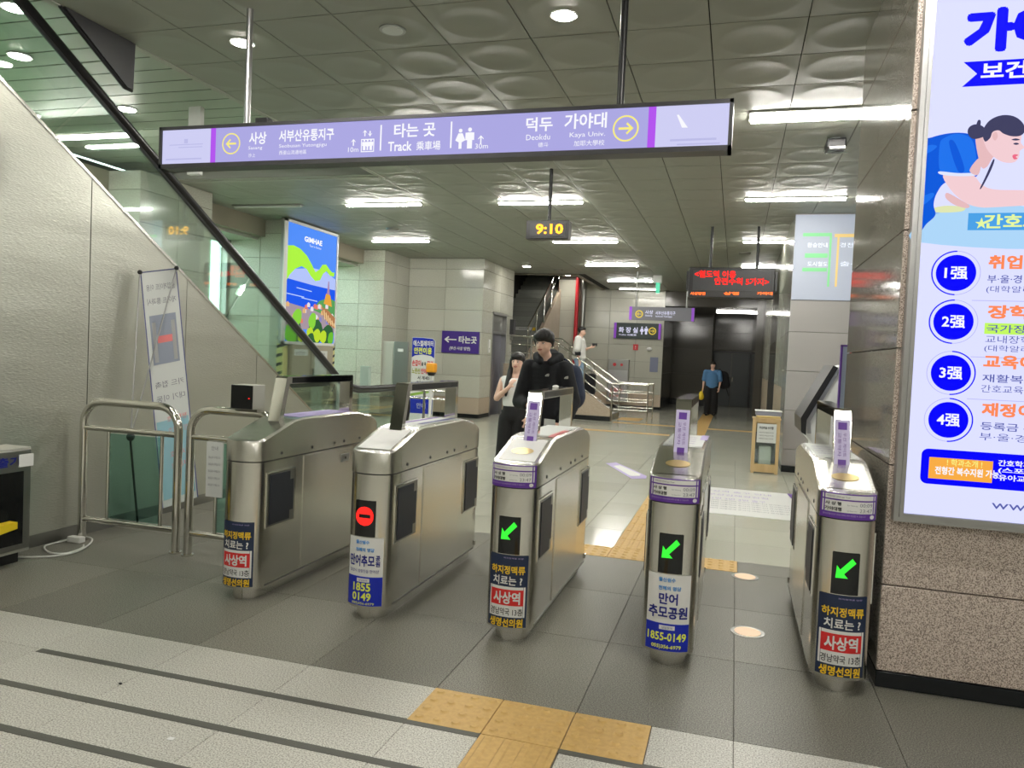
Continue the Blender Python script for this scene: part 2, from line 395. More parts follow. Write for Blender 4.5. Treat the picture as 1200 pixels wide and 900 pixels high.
MB().box((-4.4, 16.55, -0.01), (-0.911, 16.85, 0.003)).build('cross_strip', 'tactile', tp3)
MB().box((-2.9, 19.0, -0.01), (-0.911, 19.3, 0.003)).build('cross_strip', 'tactile', tp3)
MB().box((-0.571, 18.9, -0.01), (0.7, 19.2, 0.003)).build('cross_strip', 'tactile', tp3)
MB().box((-2.95, 20.0, -0.01), (-2.35, 21.0, 0.003)).build('warning_patch', 'tactile', tp3)
# brown-grey granite under the gates
gy = [3.293, 4.19, 5.10, 6.01, 6.346]
for k in range(-8, 3):
    x = PX0 + 0.672 * k
    for a, b in zip(gy[:-1], gy[1:]):
        x0, x1 = x, x + 0.672
        if a > 6 and x0 < 0.1 and x1 > -1.25:
            if x0 < -1.245: x1 = -1.245
            elif x1 > 0.08 and x0 < 0.098: x0 = 0.098
            else: continue
        tile(x1 - x0, b - a, 'grey', 'granite_tile', x0, a, floor)
struct('grey_paving', slab(-9.5, PX0 - 0.672 * 8, 3.293, 6.346, 0), 'grey', floor)
struct('grey_paving', slab(PX0 + 0.672 * 3, 6.1, 3.293, 6.346, 0), 'grey', floor)
# polished stone tiles of the inner hall
for k in range(-9, 3):
    x = PX0 + 0.672 * k
    for j in range(10):
        y = 6.346 + 0.672 * j
        spans = [(x, x + 0.672)]
        out = []
        for (a, b) in spans:
            if a < -0.909 and b > -0.909: out.append((a, -0.909))
            if a < -0.573 and b > -0.573: out.append((-0.573, b))
            if b <= -0.909 or a >= -0.573: out.append((a, b))
        for a, b in out:
            if b - a > 0.02: tile(b - a, 0.672, 'polished', 'stone_tile', a, y, floor, gap=0.003)
YF = 6.346 + 6.72
for (x0, x1, y0, y1) in ((-9.5, PX0 - 0.672 * 9, 6.346, YF), (PX0 + 0.672 * 3, 6.1, 6.346, YF), (-9.5, -0.911, YF, 16.55), (-0.571, 6.1, YF, 18.9),
                         (-9.5, -4.4, 16.55, 31.4), (-4.4, -0.911, 16.85, 19.0), (-4.4, -2.95, 19.0, 31.4), (-2.95, -0.911, 19.3, 20.0), (-2.35, -0.911, 20.0, 21.0),
                         (-2.95, -0.911, 21.0, 31.4), (-0.571, 6.1, 19.2, 31.4), (-0.911, -0.571, 24.6, 31.4)):
    struct('stone_paving', slab(x0, x1, y0, y1, 0), 'polished', floor)
# decals on the floor
d = thing('floor_decal', 'large white printed floor sheet with purple route map behind the two right gates', 'floor decal', (0.1, 9.2, 0))
MB().box((-0.46, 8.3, 0.0), (0.80, 10.05, 0.0025)).build('sheet', 'white', d)
m_ = MB()
for k, t in enumerate(('사상역 출구 안내', '부산김해경전철', '1번 2번 3번 출구')):
    m_.text(t, (-0.3 + 0.06 * k, 9.72 - 0.26 * k, 0.0035), (1, 0, 0), (0, 1, 0), 0.12, 0.8 - 0.1 * k)
m_.build('lettering', 'lilac', d)
m_ = MB()
for k in range(5): m_.text('화살표를 따라 이동하여 주시기 바랍니다 감사합니다', (-0.38, 9.1 - 0.13 * k, 0.0035), (1, 0, 0), (0, 1, 0), 0.06, 1.05)
m_.build('fine_print', 'greyink', d)
MB().face([(0.70, 10.05, 0.004), (0.80, 10.05, 0.004), (0.80, 9.1, 0.004), (0.78, 9.1, 0.004)]).build('purple_corner', 'purple', d)
d = thing('floor_decal', 'narrow slanted white and lilac arrow sticker on the polished floor', 'floor decal', (-1.4, 11.1, 0))
P_ = [onZ(710, 543, 0.002), onZ(722, 542, 0.002), onZ(758, 558, 0.002), onZ(757, 561, 0.002), onZ(740, 561, 0.002)]
MB().prism(P_, (0, 0, 0.002)).build('sheet', 'lilac', d)
c_ = sum(P_, Vector()) / 5
MB().prism([c_ + (p - c_) * 0.66 + Vector((0, 0, 0.0025)) for p in P_], (0, 0, 0.001)).build('white_field', 'white', d)
# round lamps let into the floor
for (x, y, lab) in ((0.152, 4.68, 'round lit floor lamp nearer the camera between the two right gates'), (0.152, 5.91, 'round lit floor lamp farther away between the two right gates')):
    t = thing('floor_lamp', lab, 'floor lamp', (x, y, 0), 'round lamps in the floor')
    MB().cyl((x, y, 0.0), 0.098, 0.003, 'z', 32).build('rim', 'steel_dark', t)
    MB().cyl((x, y, 0.003), 0.076, 0.003, 'z', 32).build('lamp_glass', 'inground', t)

# ================= CEILING =================
CZ = 3.88
def ring_panel(s=0.63):
    m = MB(); g = 0.004; N = 32; h = s / 2 - g
    def sq(k):
        a = 2 * math.pi * k / N; c, s_ = math.cos(a), math.sin(a); q = max(abs(c), abs(s_)); return (c / q * h, s_ / q * h)
    prof = [(0.285, 0.0), (0.270, -0.0018), (0.240, -0.0024), (0.222, -0.0008), (0.17, 0.0004), (0.155, 0.0020), (0.08, 0.0030)]
    vs = [(*sq(k), 0.012) for k in range(N)] + [(*sq(k), 0.0) for k in range(N)]
    for r_, z in prof: vs += [(r_ * math.cos(2 * math.pi * k / N), r_ * math.sin(2 * math.pi * k / N), z) for k in range(N)]
    fs = []
    for j in range(len(prof) + 1):
        for k in range(N): fs.append((j * N + k, j * N + (k + 1) % N, (j + 1) * N + (k + 1) % N, (j + 1) * N + k))
    fs.append(tuple((len(prof) + 1) * N + k for k in range(N)))
    m.add(vs, fs); return m
ceil_bm = MB()
HOLE = (-5.94, -4.35)    # stair opening in x, from y = 20.8 on
for (x0, x1, y0, y1) in ((-9.6, -6.6, -7.2, 3.95), (-9.6, -8.6, 3.95, 9.3), (-4.68, 6.2, -7.2, 9.3), (-9.6, 6.2, 9.3, 20.8), (-9.6, -7.4, 20.8, 31.5), (-4.35, 6.2, 20.8, 31.5)):
    ceil_bm.box((x0, y0, CZ + 0.022), (x1, y1, CZ + 0.10))
ceiling = struct('ceiling', ceil_bm, 'void')
ring_me = mesh_of(ring_panel(), 'ceiling_panel', 'ceiling', True)
CX0 = -0.288
def cx_(i): return CX0 + 0.63 * i
rest = ring_panel(); rest_all = MB(); cnt = 0
for j in range(-14, 45):
    y = 5.37 + 0.63 * j + 0.315
    for i in range(-14, 5):
        x = cx_(i) + 0.315
        if y > 25.0 and not (-2.3 < x < 0.7): continue
        if y < 9.3 and x < -4.6: continue
        if x < -8.9: continue
        if y > 20.6 and x < -4.05: continue
        vis = (y > 4.0 and y < 12.8 and x > -4.7 and x < 1.5) or (y > 9.3 and y < 16 and x < -4.6 and x > -8.0)
        if vis and cnt < 290: piece(ring_me, 'ceiling_panel', ceiling, (x, y, CZ)); cnt += 1
        elif y > 0: rest_all.add([(v[0] + x, v[1] + y, v[2] + CZ) for v in rest.v], rest.f)
o = rest_all.build('ceiling_panel', 'ceiling', ceiling, True); o['kind'] = 'stuff'
struct('plain_panel', MB().box((-9.6, -7.2, CZ), (-6.6, 0.2, CZ + 0.01)).box((-4.68, -7.2, CZ), (6.2, 0.2, CZ + 0.01)).box((2.86, 0.2, CZ), (6.2, 20, CZ + 0.01)).box((-9.6, 0.2, CZ), (-6.6, 3.95, CZ + 0.01)).box((-9.6, 3.95, CZ), (-8.61, 20, CZ + 0.01)), 'ceil_plain', ceiling)
struct('edge_trim', MB().box((-4.70, -7.2, CZ - 0.008), (-4.64, 9.35, CZ + 0.16)), 'ceil_plain', ceiling)
struct('edge_trim', MB().box((-8.6, 9.27, CZ - 0.012), (-4.70, 9.33, CZ + 0.16)), 'ceil_plain', ceiling)
# flat slatted ceiling over the escalator
so = struct('trim_1', MB().box((-8.6, 4.12, CZ + 0.15), (-4.68, 9.3, CZ + 0.18)), 'void')
pitch = 0.265
sl = MB().box((0, 0, 0), (3.92, pitch - 0.018, 0.02)); sl_me = mesh_of(sl, 'slat', 'slat')
for k in range(20):
    if 4.12 + k * pitch < 9.15: piece(sl_me, 'slat', so, (-8.6, 4.12 + k * pitch, CZ + 0.12))
struct('wall_void', MB().box((-6.75, -7.2, CZ + 0.1), (-6.62, 3.95, 6.9)).box((-6.7, 4.04, CZ + 0.14), (-4.6, 4.11, 6.9)).box((-4.69, -7.2, CZ + 0.1), (-4.62, 3.95, 6.9)).box((-6.7, -7.2, 6.9), (-4.6, 4.05, 7.0)).box((-6.7, -7.3, 3.9), (-4.6, -7.2, 6.9)), 'slat')

p = onZ(141, 802, 0); t = tag(MB().ell((p.x, p.y, 0.004), (0.010, 0.006, 0.005), 8, 5).build('debris', 'black'), 'tiny black speck lying on the pale granite between the dark strips', 'debris')
p = onZ(200, 866, 0); t = tag(MB().box((p.x - 0.012, p.y - 0.01, 0.0005), (p.x + 0.014, p.y + 0.012, 0.002)).build('paper_scrap', 'white'), 'tiny white scrap on the pale granite near the lower edge', 'scrap')
# ================= WALLS =================
ROWS = [0.0, 0.10, 0.50, 1.03, 1.56, 2.10, 2.63, 3.18, 3.62, 3.88]
clad_cache = {}
def clad(parent, axis, const, a0, a1, rows, mats, width, sgn, name='stone_panel', gap=0.006, joints=None, t=0.02):
    """stone panels on a wall; axis 'y' = wall plane y=const spanning x, axis 'x' = plane x=const spanning y; sgn = side the panels face"""
    if joints is None:
        n = max(1, round((a1 - a0) / width)); joints = [a0 + (a1 - a0) * k / n for k in range(n + 1)]
    for r in range(len(rows) - 1):
        m = mats[r] if r < len(mats) else mats[-1]
        z0, z1 = rows[r], rows[r + 1]
        for a, b in zip(joints[:-1], joints[1:]):
            k = (axis, round(b - a, 3), round(z1 - z0, 3), m, sgn, gap)
            if k not in clad_cache:
                g = gap / 2; bm = MB(); e = 0.003
                lo, hi = (g, b - a - g), (g, z1 - z0 - g)
                def P(u, v, d): return (u, d * sgn, v) if axis == 'y' else (d * sgn, u, v)
                u0, u1 = lo; v0, v1 = hi
                vs = [P(u0, v0, 0), P(u1, v0, 0), P(u1, v1, 0), P(u0, v1, 0), P(u0, v0, t - e), P(u1, v0, t - e), P(u1, v1, t - e), P(u0, v1, t - e),
                      P(u0 + e, v0 + e, t), P(u1 - e, v0 + e, t), P(u1 - e, v1 - e, t), P(u0 + e, v1 - e, t)]
                fs = [(0, 1, 5, 4), (1, 2, 6, 5), (2, 3, 7, 6), (3, 0, 4, 7), (4, 5, 9, 8), (5, 6, 10, 9), (6, 7, 11, 10), (7, 4, 8, 11), (8, 9, 10, 11)]
                flip = (sgn > 0) if axis == 'y' else (sgn < 0)
                if flip: fs = [f[::-1] for f in fs]
                bm.add(vs, fs); clad_cache[k] = mesh_of(bm, name, m)
            piece(clad_cache[k], name, parent, (a, const, z0) if axis == 'y' else (const, a, z0))
WS = ['basestone', 'tanstone'] + ['wallstone'] * 7
# --- left side: pillars with window bays between them ---
wl = struct('wall_left', MB().box((-9.6, -7.2, 0), (-9.22, 5.2, 3.9)), 'wallstone')
for i, (y0, y1) in enumerate(((8.55, 10.03), (12.2, 13.72), (16.06, 17.47))):
    p = struct('wall_pillar', MB().box((-9.4, y0 + 0.02, 0), (-7.92, y1 - 0.0, CZ)), 'joint'); 
    clad(p, 'y', y0 + 0.02, -9.18, -7.9, ROWS, ['basestone', 'tanstone'] + ['wallstone'] * 7, 0.65, -1)
    clad(p, 'x', -7.92, y0, y1, ROWS, ['basestone', 'tanstone'] + ['wallstone'] * 7, 0.75, 1)
for i, (y0, y1) in enumerate(((10.03, 12.2), (13.72, 16.06), (5.2, 8.55))):
    if True:
        struct('trim_bulkhead', MB().box((-8.60, y0, 3.56), (-8.44, y1, CZ)), 'soffit')
        struct('trim_bulkhead_soffit', MB().box((-9.35, y0, 3.50), (-8.60, y1, 3.56)), 'ceil_plain')
    b = struct('wall_bay', MB().box((-9.36, y0, 0), (-9.18, y1, 0.85)), 'wallstone')
    wn = struct('window_%d' % (i + 1), MB().box((-9.30, y0, 0.85), (-9.20, y1, 0.91)).box((-9.30, y0, 3.44), (-9.20, y1, 3.50)).box((-9.30, y0, 0.85), (-9.2, y0 + 0.06, 3.5)).box((-9.30, y1 - 0.06, 0.85), (-9.2, y1, 3.5)).box((-9.29, y0, 2.02), (-9.20, y1, 2.12)), 'alu')
    m_ = MB(); m_.box((-9.26, y0 + 0.06, 0.91), (-9.25, y1 - 0.06, 2.02)).build('pane', 'glass3', wn)
    m_ = MB(); m_.box((-9.26, y0 + 0.06, 2.12), (-9.25, y1 - 0.06, 3.44)).build('pane', 'glass3', wn)
    MB().box((-9.2, y0, 0.85), (-9.02, y1, 0.89)).build('window_sill', 'wallstone', wn)
hedge = MB()
for k in range(60):
    hedge.ell((-12.2 - random.random() * 1.2, 5.0 + random.random() * 17, 0.4 + random.random() * 1.3), (0.7, 0.9, 0.5), 8, 5)
tag(hedge.build('hedge', 'grass_out'), 'green bushes outside behind the window bays on the left', 'hedge', kind='stuff')
struct('outside_ground', MB().box((-30, -7, -0.3), (-9.6, 32, -0.1)), 'grass_out')
# --- wall facing the camera beside the elevator, and the elevator wall ---
wb = struct('wall_elevator_front', MB().box((-9.4, 17.47, 0), (-5.96, 17.9, CZ)), 'joint')
clad(wb, 'y', 17.47, -7.9, -5.94, ROWS, WS, 0.98, -1)
we = struct('wall_elevator', MB().box((-9.4, 17.9, 0), (-5.96, 18.28, CZ)).box((-9.4, 19.5, 0), (-5.96, 20.04, CZ)).box((-9.4, 18.28, 2.66), (-5.96, 19.5, CZ)).box((-9.4, 18.28, 0), (-6.3, 19.5, 2.66)), 'joint')
clad(we, 'x', -5.96, 17.45, 18.28, ROWS, WS, 0.83, 1)
clad(we, 'x', -5.96, 19.5, 20.04, ROWS, WS, 0.65, 1)
clad(we, 'x', -5.96, 18.28, 19.5, [2.66, 3.18, 3.62, 3.88], ['wallstone'], 0.61, 1)
ev = thing('elevator_door', 'grey steel elevator door with transom in the pale stone wall behind the woman', 'elevator door', (-6.05, 18.9, 0))
MB().box((-6.10, 18.33, 0.01), (-6.06, 18.885, 2.12)).build('door_leaf', 'elev', ev)
MB().box((-6.10, 18.895, 0.01), (-6.06, 19.45, 2.12)).build('door_leaf', 'elev', ev)
MB().box((-6.11, 18.28, 0), (-5.93, 18.33, 2.66)).box((-6.11, 19.45, 0), (-5.93, 19.5, 2.66)).box((-6.11, 18.28, 2.60), (-5.93, 19.5, 2.66)).box((-6.11, 18.33, 2.12), (-5.94, 19.45, 2.18)).build('door_frame', 'alu', ev)
MB().box((-6.09, 18.33, 2.18), (-6.05, 19.45, 2.60)).build('transom', 'steel_dark', ev)
t = thing('elevator_button_plate', 'white elevator call plate on the wall left of the elevator door', 'button plate', (-5.93, 18.05, 1.3))
MB().box((-5.938, 17.98, 1.62), (-5.92, 18.12, 1.95)).build('plate', 'white', t); MB().cyl((-5.92, 18.05, 1.72), 0.02, 0.008, 'x').build('button', 'alu', t)
t = thing('wall_phone', 'dark wall device high on the wall right of the elevator by the stairs', 'wall device', (-5.9, 19.85, 2.3))
MB().box((-5.938, 19.80, 2.15), (-5.83, 20.0, 2.55)).build('housing', 'darkmetal', t); MB().box((-5.93, 19.86, 2.0), (-5.88, 19.96, 2.15)).build('bracket', 'steel_dark', t)
# --- back wall behind the stairs ---
wk = struct('wall_back', MB().box((-5.85, 25.07, 0), (-2.31, 25.4, 4.3)), 'joint')
clad(wk, 'y', 25.07, -5.85, -2.29, ROWS[:-1] + [4.2], WS, 0.9, -1)
wr = struct('wall_corridor_left', MB().box((-2.6, 25.4, 0), (-2.31, 29.0, CZ)), 'joint')
clad(wr, 'x', -2.31, 25.05, 29.0, [0, 0.3, 1.2, 2.1, 3.0, 3.42], ['basestone', 'brownstone_dim'], 1.3, 1)
wq = struct('wall_corridor_end', MB().box((-2.6, 29.02, 0), (-0.87, 30.3, 3.9)).box((-0.87, 30.1, 0), (0.9, 30.4, 3.9)), 'joint')
clad(wq, 'y', 29.02, -2.29, -0.85, [0, 0.25, 1.2, 2.1, 3.0, 3.42], ['basestone', 'brownstone_dim'], 1.44, -1)
clad(wq, 'y', 30.1, -0.85, 0.6, [2.14, 2.8, 3.42], ['brownstone_dim'], 1.45, -1)
struct('trim_soffit', MB().box((-2.29, 25.05, 3.40), (0.8, 30.3, 3.875)), 'brownstone_dim')
dr = struct('door_1', MB().box((-0.85, 29.98, 2.02), (0.56, 30.08, 2.10)).box((-0.85, 29.98, 0), (-0.80, 30.08, 2.02)).box((0.50, 29.98, 0), (0.56, 30.08, 2.02)), 'black')
for x in (-0.80, -0.145):
    lf = MB().box((x + 0.005, 30.0, 0.01), (x + 0.64, 30.05, 2.01)).build('door_leaf', 'door', dr)
    MB().box((x + (0.58 if x < -0.5 else 0.04), 29.95, 0.95), (x + (0.60 if x < -0.5 else 0.06), 30.0, 1.12)).build('door_handle', 'chrome', lf)
cr = struct('wall_corridor_right', MB().box((0.55, 24.4, 0), (0.9, 30.3, 3.88)), 'brownstone_dim')
# --- right side of the hall ---
wx = struct('wall_right', MB().box((0.78, 13.2, 0), (1.2, 24.4, CZ)), 'joint')
for (y0, y1, mm) in ((13.2, 15.7, 'wallstone'), (15.7, 18.6, 'brownstone_dim'), (18.6, 22.6, 'wallstone'), (22.6, 24.4, 'brownstone_dim')):
    clad(wx, 'x', 0.76, y0, y1, [0, 0.10, 1.25, 2.1, 2.95, 3.88], ['basestone', 'tanstone' if mm == 'wallstone' else mm, mm], 1.3, -1)
col = struct('wall_column', MB().box((0.78, 12.14, 0), (2.78, 13.2, CZ)), 'joint')
clad(col, 'y', 12.14, 0.74, 2.76, [0, 0.10, 0.35, 0.94, 1.53, 2.12, 2.60, 3.88], ['basestone', 'greystone'], 1.0, -1, joints=[0.74, 2.76])
clad(col, 'x', 0.76, 12.12, 13.2, [0, 0.10, 0.94, 1.53, 2.12, 3.0, 3.88], ['basestone', 'greystone'], 1.0, -1)
struct('wall_right_bay', MB().box((2.76, 5.8, 0), (3.0, 13.2, CZ)), 'greystone')
near = struct('wall_near_right', MB().box((0.785, 4.16, 0), (6.1, 5.84, CZ)), 'joint')
RN = [0, 0.085, 0.52, 1.12, 1.70, 2.28, 2.86, 3.44, 3.88]
clad(near, 'y', 4.16, 0.755, 6.1, RN, ['basestone', 'pinkstone'], 1.3, -1, joints=[0.755, 2.2, 3.6, 5.0, 6.1], t=0.03)
clad(near, 'x', 0.785, 4.13, 5.86, RN, ['basestone', 'greystone_dark'], 1.72, -1, t=0.03)
clad(near, 'y', 5.84, 0.755, 2.77, RN, ['basestone', 'greystone'], 1.0, 1)
struct('wall_far_right', MB().box((6.1, -7.2, 0), (6.3, 4.3, CZ)), 'wallstone')
struct('wall_rear', MB().box((-9.6, -7.4, 0), (6.3, -7.2, CZ)), 'wallstone')
struct('wall_end', MB().box((-9.6, 31.3, 0), (6.3, 31.5, 9)), 'void')
struct('wall_left_back', MB().box((-9.6, 20.04, 0), (-7.5, 31.5, CZ)), 'wallstone')
# ================= STAIRS =================
st = thing('staircase', 'stone staircase rising left from the hall then turning up into the dark ceiling opening', 'staircase', (-4.0, 20, 0))
YA, YB = 19.33, 20.78
for k in range(8):
    x1 = -3.02 - 0.24 * k; x0 = x1 - 0.24
    z1 = 0.15 * (k + 1)
    if k == 7: break
    o = MB().box((x0, YA + 0.06, z1 - 0.15), (x1, YB, z1)).build('step', 'stair', st)
    MB().box((x1 - 0.05, YA + 0.06, z1), (x1 + 0.004, YB, z1 + 0.006)).build('nosing', 'nosing', o)
MB().box((-5.93, YA + 0.06, 0.0), (-4.70, 21.05, 1.20)).build('landing', 'stair', st)
MB().box((-7.3, 20.06, 0.0), (-5.935, 21.05, 1.20)).build('landing', 'stair', st)
MB().prism([(-3.02, YA, 0.12), (-3.02, YA, 0.30), (-4.70, YA, 1.36), (-5.93, YA, 1.36), (-5.93, YA, 0.12)], (0, 0.06, 0)).build('stringer', 'tanstone', st)
MB().box((-5.93, YA - 0.01, 0), (-3.02, YA + 0.05, 0.12)).build('stringer_base', 'basestone', st)
for k in range(22):
    y0 = 21.05 + 0.27 * k; z1 = 1.20 + 0.165 * (k + 1)
    o = MB().box((-7.28, y0, z1 - 0.165), (-5.86, y0 + 0.29, z1)).build('step', 'stair', st)
    MB().box((-7.28, y0 - 0.004, z1), (-5.86, y0 + 0.05, z1 + 0.005)).build('nosing', 'nosing', o)
MB().prism([(-5.855, 21.06, 0.0), (-5.855, 21.06, 1.45), (-5.855, 25.0, 3.86), (-5.855, 25.0, 0.0)], (0.10, 0, 0)).build('stringer', 'tanstone', st)
struct('wall_stair', MB().box((-7.5, 20.06, 0), (-7.32, 31.3, 9)).box((-7.5, 28.0, 3), (-4.3, 28.2, 9)), 'unlitstair')
struct('ceiling_stair', MB().box((-7.5, 20.6, CZ + 0.1), (-4.2, 20.78, 9)).box((-7.5, 20.7, 8.9), (-4.2, 28.6, 9)).box((-5.70, 20.8, 4.30), (-4.3, 25.05, 4.40)).box((-5.85, 25.4, 4.0), (-5.75, 28.0, 9)).box((-5.85, 25.3, 4.3), (-4.3, 25.4, 9)).box((-4.3, 20.7, 4.3), (-4.2, 28.6, 9)), 'soffit2')  # last box: unseen side wall added to keep daylight out of the stairwell
struct('trim_opening', MB().box((-7.4, 20.74, CZ - 0.01), (-4.3, 20.82, CZ + 0.12)).box((-4.40, 20.82, CZ - 0.01), (-4.30, 25.04, 4.3)), 'soffit')
def stair_rail(label, y, mirror=False):
    t = thing('stair_handrail', label, 'handrail', (-3, y, 0), 'handrails of the lower stair flight')
    b = [(-4.70, y, 2.10), (-3.02, y, 0.97), (-2.09, y, 0.97)]
    for dz, nm, r in ((0, 'handrail_bar', 0.021), (-0.22, 'rail_bar', 0.011), (-0.44, 'rail_bar', 0.011), (-0.66, 'rail_bar', 0.011)):
        pts = [(-5.8, y, 2.10 + dz)] + [(p[0], p[1], p[2] + dz) for p in b]
        MB().tube(pts, r, 10).build(nm, 'chrome', t)
    for x in (-2.09, -3.0, -3.75, -4.45, -5.2):
        zb = 0 if x > -3.01 else (1.201 if x < -4.7 else 0.15 * (int((-3.02 - x) / 0.24) + 1) + 0.001)
        zt = 0.97 if x >= -3.02 else min(2.10, 0.97 + (-3.02 - x) * 0.672)
        MB().cyl((x, y, zb), 0.02, zt - zb + 0.01, 'z', 10).build('post', 'chrome', t)
stair_rail('steel handrail with bars on the near side of the lower stair flight', 19.40)
stair_rail('steel handrail with bars on the far side of the lower stair flight', 20.70)
t = thing('stair_handrail', 'steel posts and rail beside the upper stair flight under the opening', 'handrail', (-5.80, 21, 1.45))
m_ = [(-5.80, 21.1, 2.36), (-5.80, 24.95, 2.36 + 3.85 * 0.611)]
MB().tube(m_, 0.024, 10).build('handrail_bar', 'chrome', t)
MB().tube([(p[0], p[1], p[2] - 0.3) for p in m_], 0.012, 10).build('rail_bar', 'chrome', t)
for k in range(5):
    y = 21.2 + 0.9 * k; z = 1.45 + (y - 21.06) * 0.611
    MB().cyl((-5.80, y, z + 0.002), 0.024, 0.90, 'z', 10).build('post', 'chrome', t)
t = thing('caution_sign', 'small white and yellow strip sign on the stairs above the landing', 'sign', (-6.6, 22.9, 2.4))
MB().box((-6.75, 22.915, 2.38), (-6.15, 22.935, 2.48)).build('sign_board', 'white', t)
MB().box((-6.9, 22.91, 2.38), (-6.75, 22.938, 2.48)).box((-6.15, 22.91, 2.38), (-6.0, 22.938, 2.48)).build('yellow_end', 'yellow', t)
MB().text('머리조심', (-6.45, 22.912, 2.40), h=0.06, align='C').build('lettering', 'blackprint', t)
t = thing('pipe', 'tall red pipe running up the back wall behind the stairs', 'pipe', (-5.18, 24.9, 0))
MB().cyl((-5.18, 24.93, 0.0), 0.065, 4.29, 'z', 16).build('riser_pipe', 'redpaint', t)
MB().box((-5.26, 24.85, 2.0), (-5.10, 25.04, 2.05)).build('clamp', 'steel_dark', t)
t = tag(MB().cyl((-4.97, 24.92, 0.0), 0.09, 4.29, 'z', 16).build('pipe', 'steel_dark'), 'grey pipe standing just right of the red pipe on the back wall', 'pipe')
# fire hose cabinet, panels, alarm on the back wall
t = thing('hose_cabinet', 'grey steel fire hose cabinet with red lamp on the back wall behind the stair rail', 'hose cabinet', (-3.7, 24.9, 0.2))
MB().bbox((-4.02, 24.83, 0.20), (-3.34, 25.02, 1.60), 0.01).build('cabinet_box', 'steel_dark', t)
dd = MB().box((-3.99, 24.815, 0.23), (-3.37, 24.832, 1.25)).build('door', 'alu', t)
MB().box((-3.45, 24.79, 0.7), (-3.42, 24.815, 0.82)).build('handle', 'chrome', dd)
MB().cyl((-3.80, 24.83, 1.43), 0.055, -0.04, 'y', 16).build('alarm_lamp', 'redpaint', t)
MB().cyl((-3.57, 24.83, 1.43), 0.045, -0.02, 'y', 16).build('push_button', 'redpaint', t)
m_ = MB(); m_.text('소화전', (-3.93, 24.81, 0.5), h=0.16, w=0.4); m_.text('화재시 사용', (-3.93, 24.81, 0.36), h=0.08, w=0.3); m_.build('lettering', 'red', t)
t = thing('panel_board', 'small blue-grey notice plate on the back wall near the corridor corner', 'notice plate', (-2.6, 25, 1.4))
MB().box((-2.68, 25.0, 1.24), (-2.42, 25.03, 1.72)).build('plate', 'slate', t)
t = thing('alarm_sign', 'tiny red square sign on the back wall under the restroom sign', 'sign', (-3.1, 25, 2))
MB().box((-3.25, 24.99, 1.93), (-3.09, 25.03, 2.12)).build('plate', 'redpaint', t); MB().text('!', (-3.17, 24.985, 1.97), h=0.1, align='C').build('lettering', 'white', t)
tag(MB().ell((-2.72, 24.98, 1.98), (0.09, 0.06, 0.06)).build('wall_sensor', 'white'), 'white dome sensor on the back wall right of the red square sign', 'sensor')
# ================= CEILING LIGHTS =================
def strip_light(x, y, z, label, on=True, tubes=1, L=1.30, group='fluorescent ceiling lights'):
    t = thing('ceiling_light', label, 'ceiling light', (x + L / 2, y, z), group)
    mt = 'tube_dim' if 'farthest' in label or 'corridor' in label else 'tube'
    n = 0.06 if tubes == 1 else 0.14
    MB().box((x, y - n, z - 0.018), (x + L, y + n, z + 0.004)).build('housing', 'ceil_plain' if on else 'alu', t)
    for k in range(tubes):
        yy = y if tubes == 1 else y - 0.065 + 0.13 * k
        MB().box((x + 0.02, yy - 0.035, z - 0.04), (x + L - 0.02, yy + 0.035, z - 0.0185)).build('tube_cover', mt if on else 'paper', t)
strips = [(0.0, 7.38, 'long fluorescent light with two tubes nearest the lit poster wall', True, 2), (-3.6, 7.38, 'fluorescent light above and behind the long direction sign', True, 1),
          (0.0, 10.98, 'fluorescent light above the projected map column', True, 1), (-3.56, 10.98, 'fluorescent light above the hanging clock', True, 1), (-6.10, 10.95, 'fluorescent light left of the clock, nearer of two on the left', True, 1),
          (0.0, 14.68, 'short looking fluorescent light behind the red display board', True, 1), (-3.60, 14.68, 'fluorescent light just below the clock in view', True, 1), (-7.5, 14.62, 'farther fluorescent light on the left above the wall pillar', True, 1),
          (-3.65, 18.35, 'third fluorescent light of the row behind the clock', True, 1), (-3.68, 21.9, 'fourth fluorescent light of the row behind the clock', True, 1), (-3.7, 24.3, 'farthest fluorescent light of the row by the back wall', True, 1),
          (0.0, 18.35, 'fluorescent light hidden high behind the red display board', True, 1), (-8.2, 10.95, 'unlit fluorescent fitting near the left wall', False, 1)]
for (x, y, lab, on, tb) in strips: strip_light(x, y, CZ, lab, on, tb)
strip_light(-0.75, 27.2, 3.40, 'single fluorescent light in the dark far corridor', True, 1, 1.3)
for k, (x, y) in enumerate(((-3.6, 3.2), (0.0, 3.2), (-3.6, -0.6), (0.6, -0.6), (-3.6, -4.3), (0.6, -4.3), (3.8, 1.0), (3.8, -3.0), (-7.9, 3.2), (-7.9, 7.0))):
    strip_light(x, y, CZ, 'fluorescent light over the entrance side of the gates, ' + ('left row by the gates', 'right row by the gates', 'left row in the middle', 'right row in the middle', 'left row at the rear', 'right row at the rear', 'far right side, front', 'far right side, rear', 'far left bay, rear', 'far left bay, front')[k], True, 1)
def downlight(x, y, z, label, on=True, r=0.075, rot=0):
    t = thing('downlight', label, 'downlight', (x, y, z), 'round ceiling downlights')
    MB().cyl((x, y, z - 0.008), r + 0.02, 0.02, 'z', 24).build('trim_ring', 'white' if on else 'alu', t)
    MB().cyl((x, y, z - 0.012), r, 0.004, 'z', 24).build('lamp', 'downlamp' if on else 'paper', t)
for (x, y, lab, on) in ((-1.234, 5.055, 'lit round downlight above the sign right of centre', True), (-3.754, 5.055, 'lit round downlight by the left sign pole', True), (-2.494, 5.055, 'unlit round downlight between the two lit ones', False),
                        (0.026, 4.9, 'unlit round downlight at the top edge right of the black pole', False)):
    downlight(x, y, CZ + 0.004, lab, on)
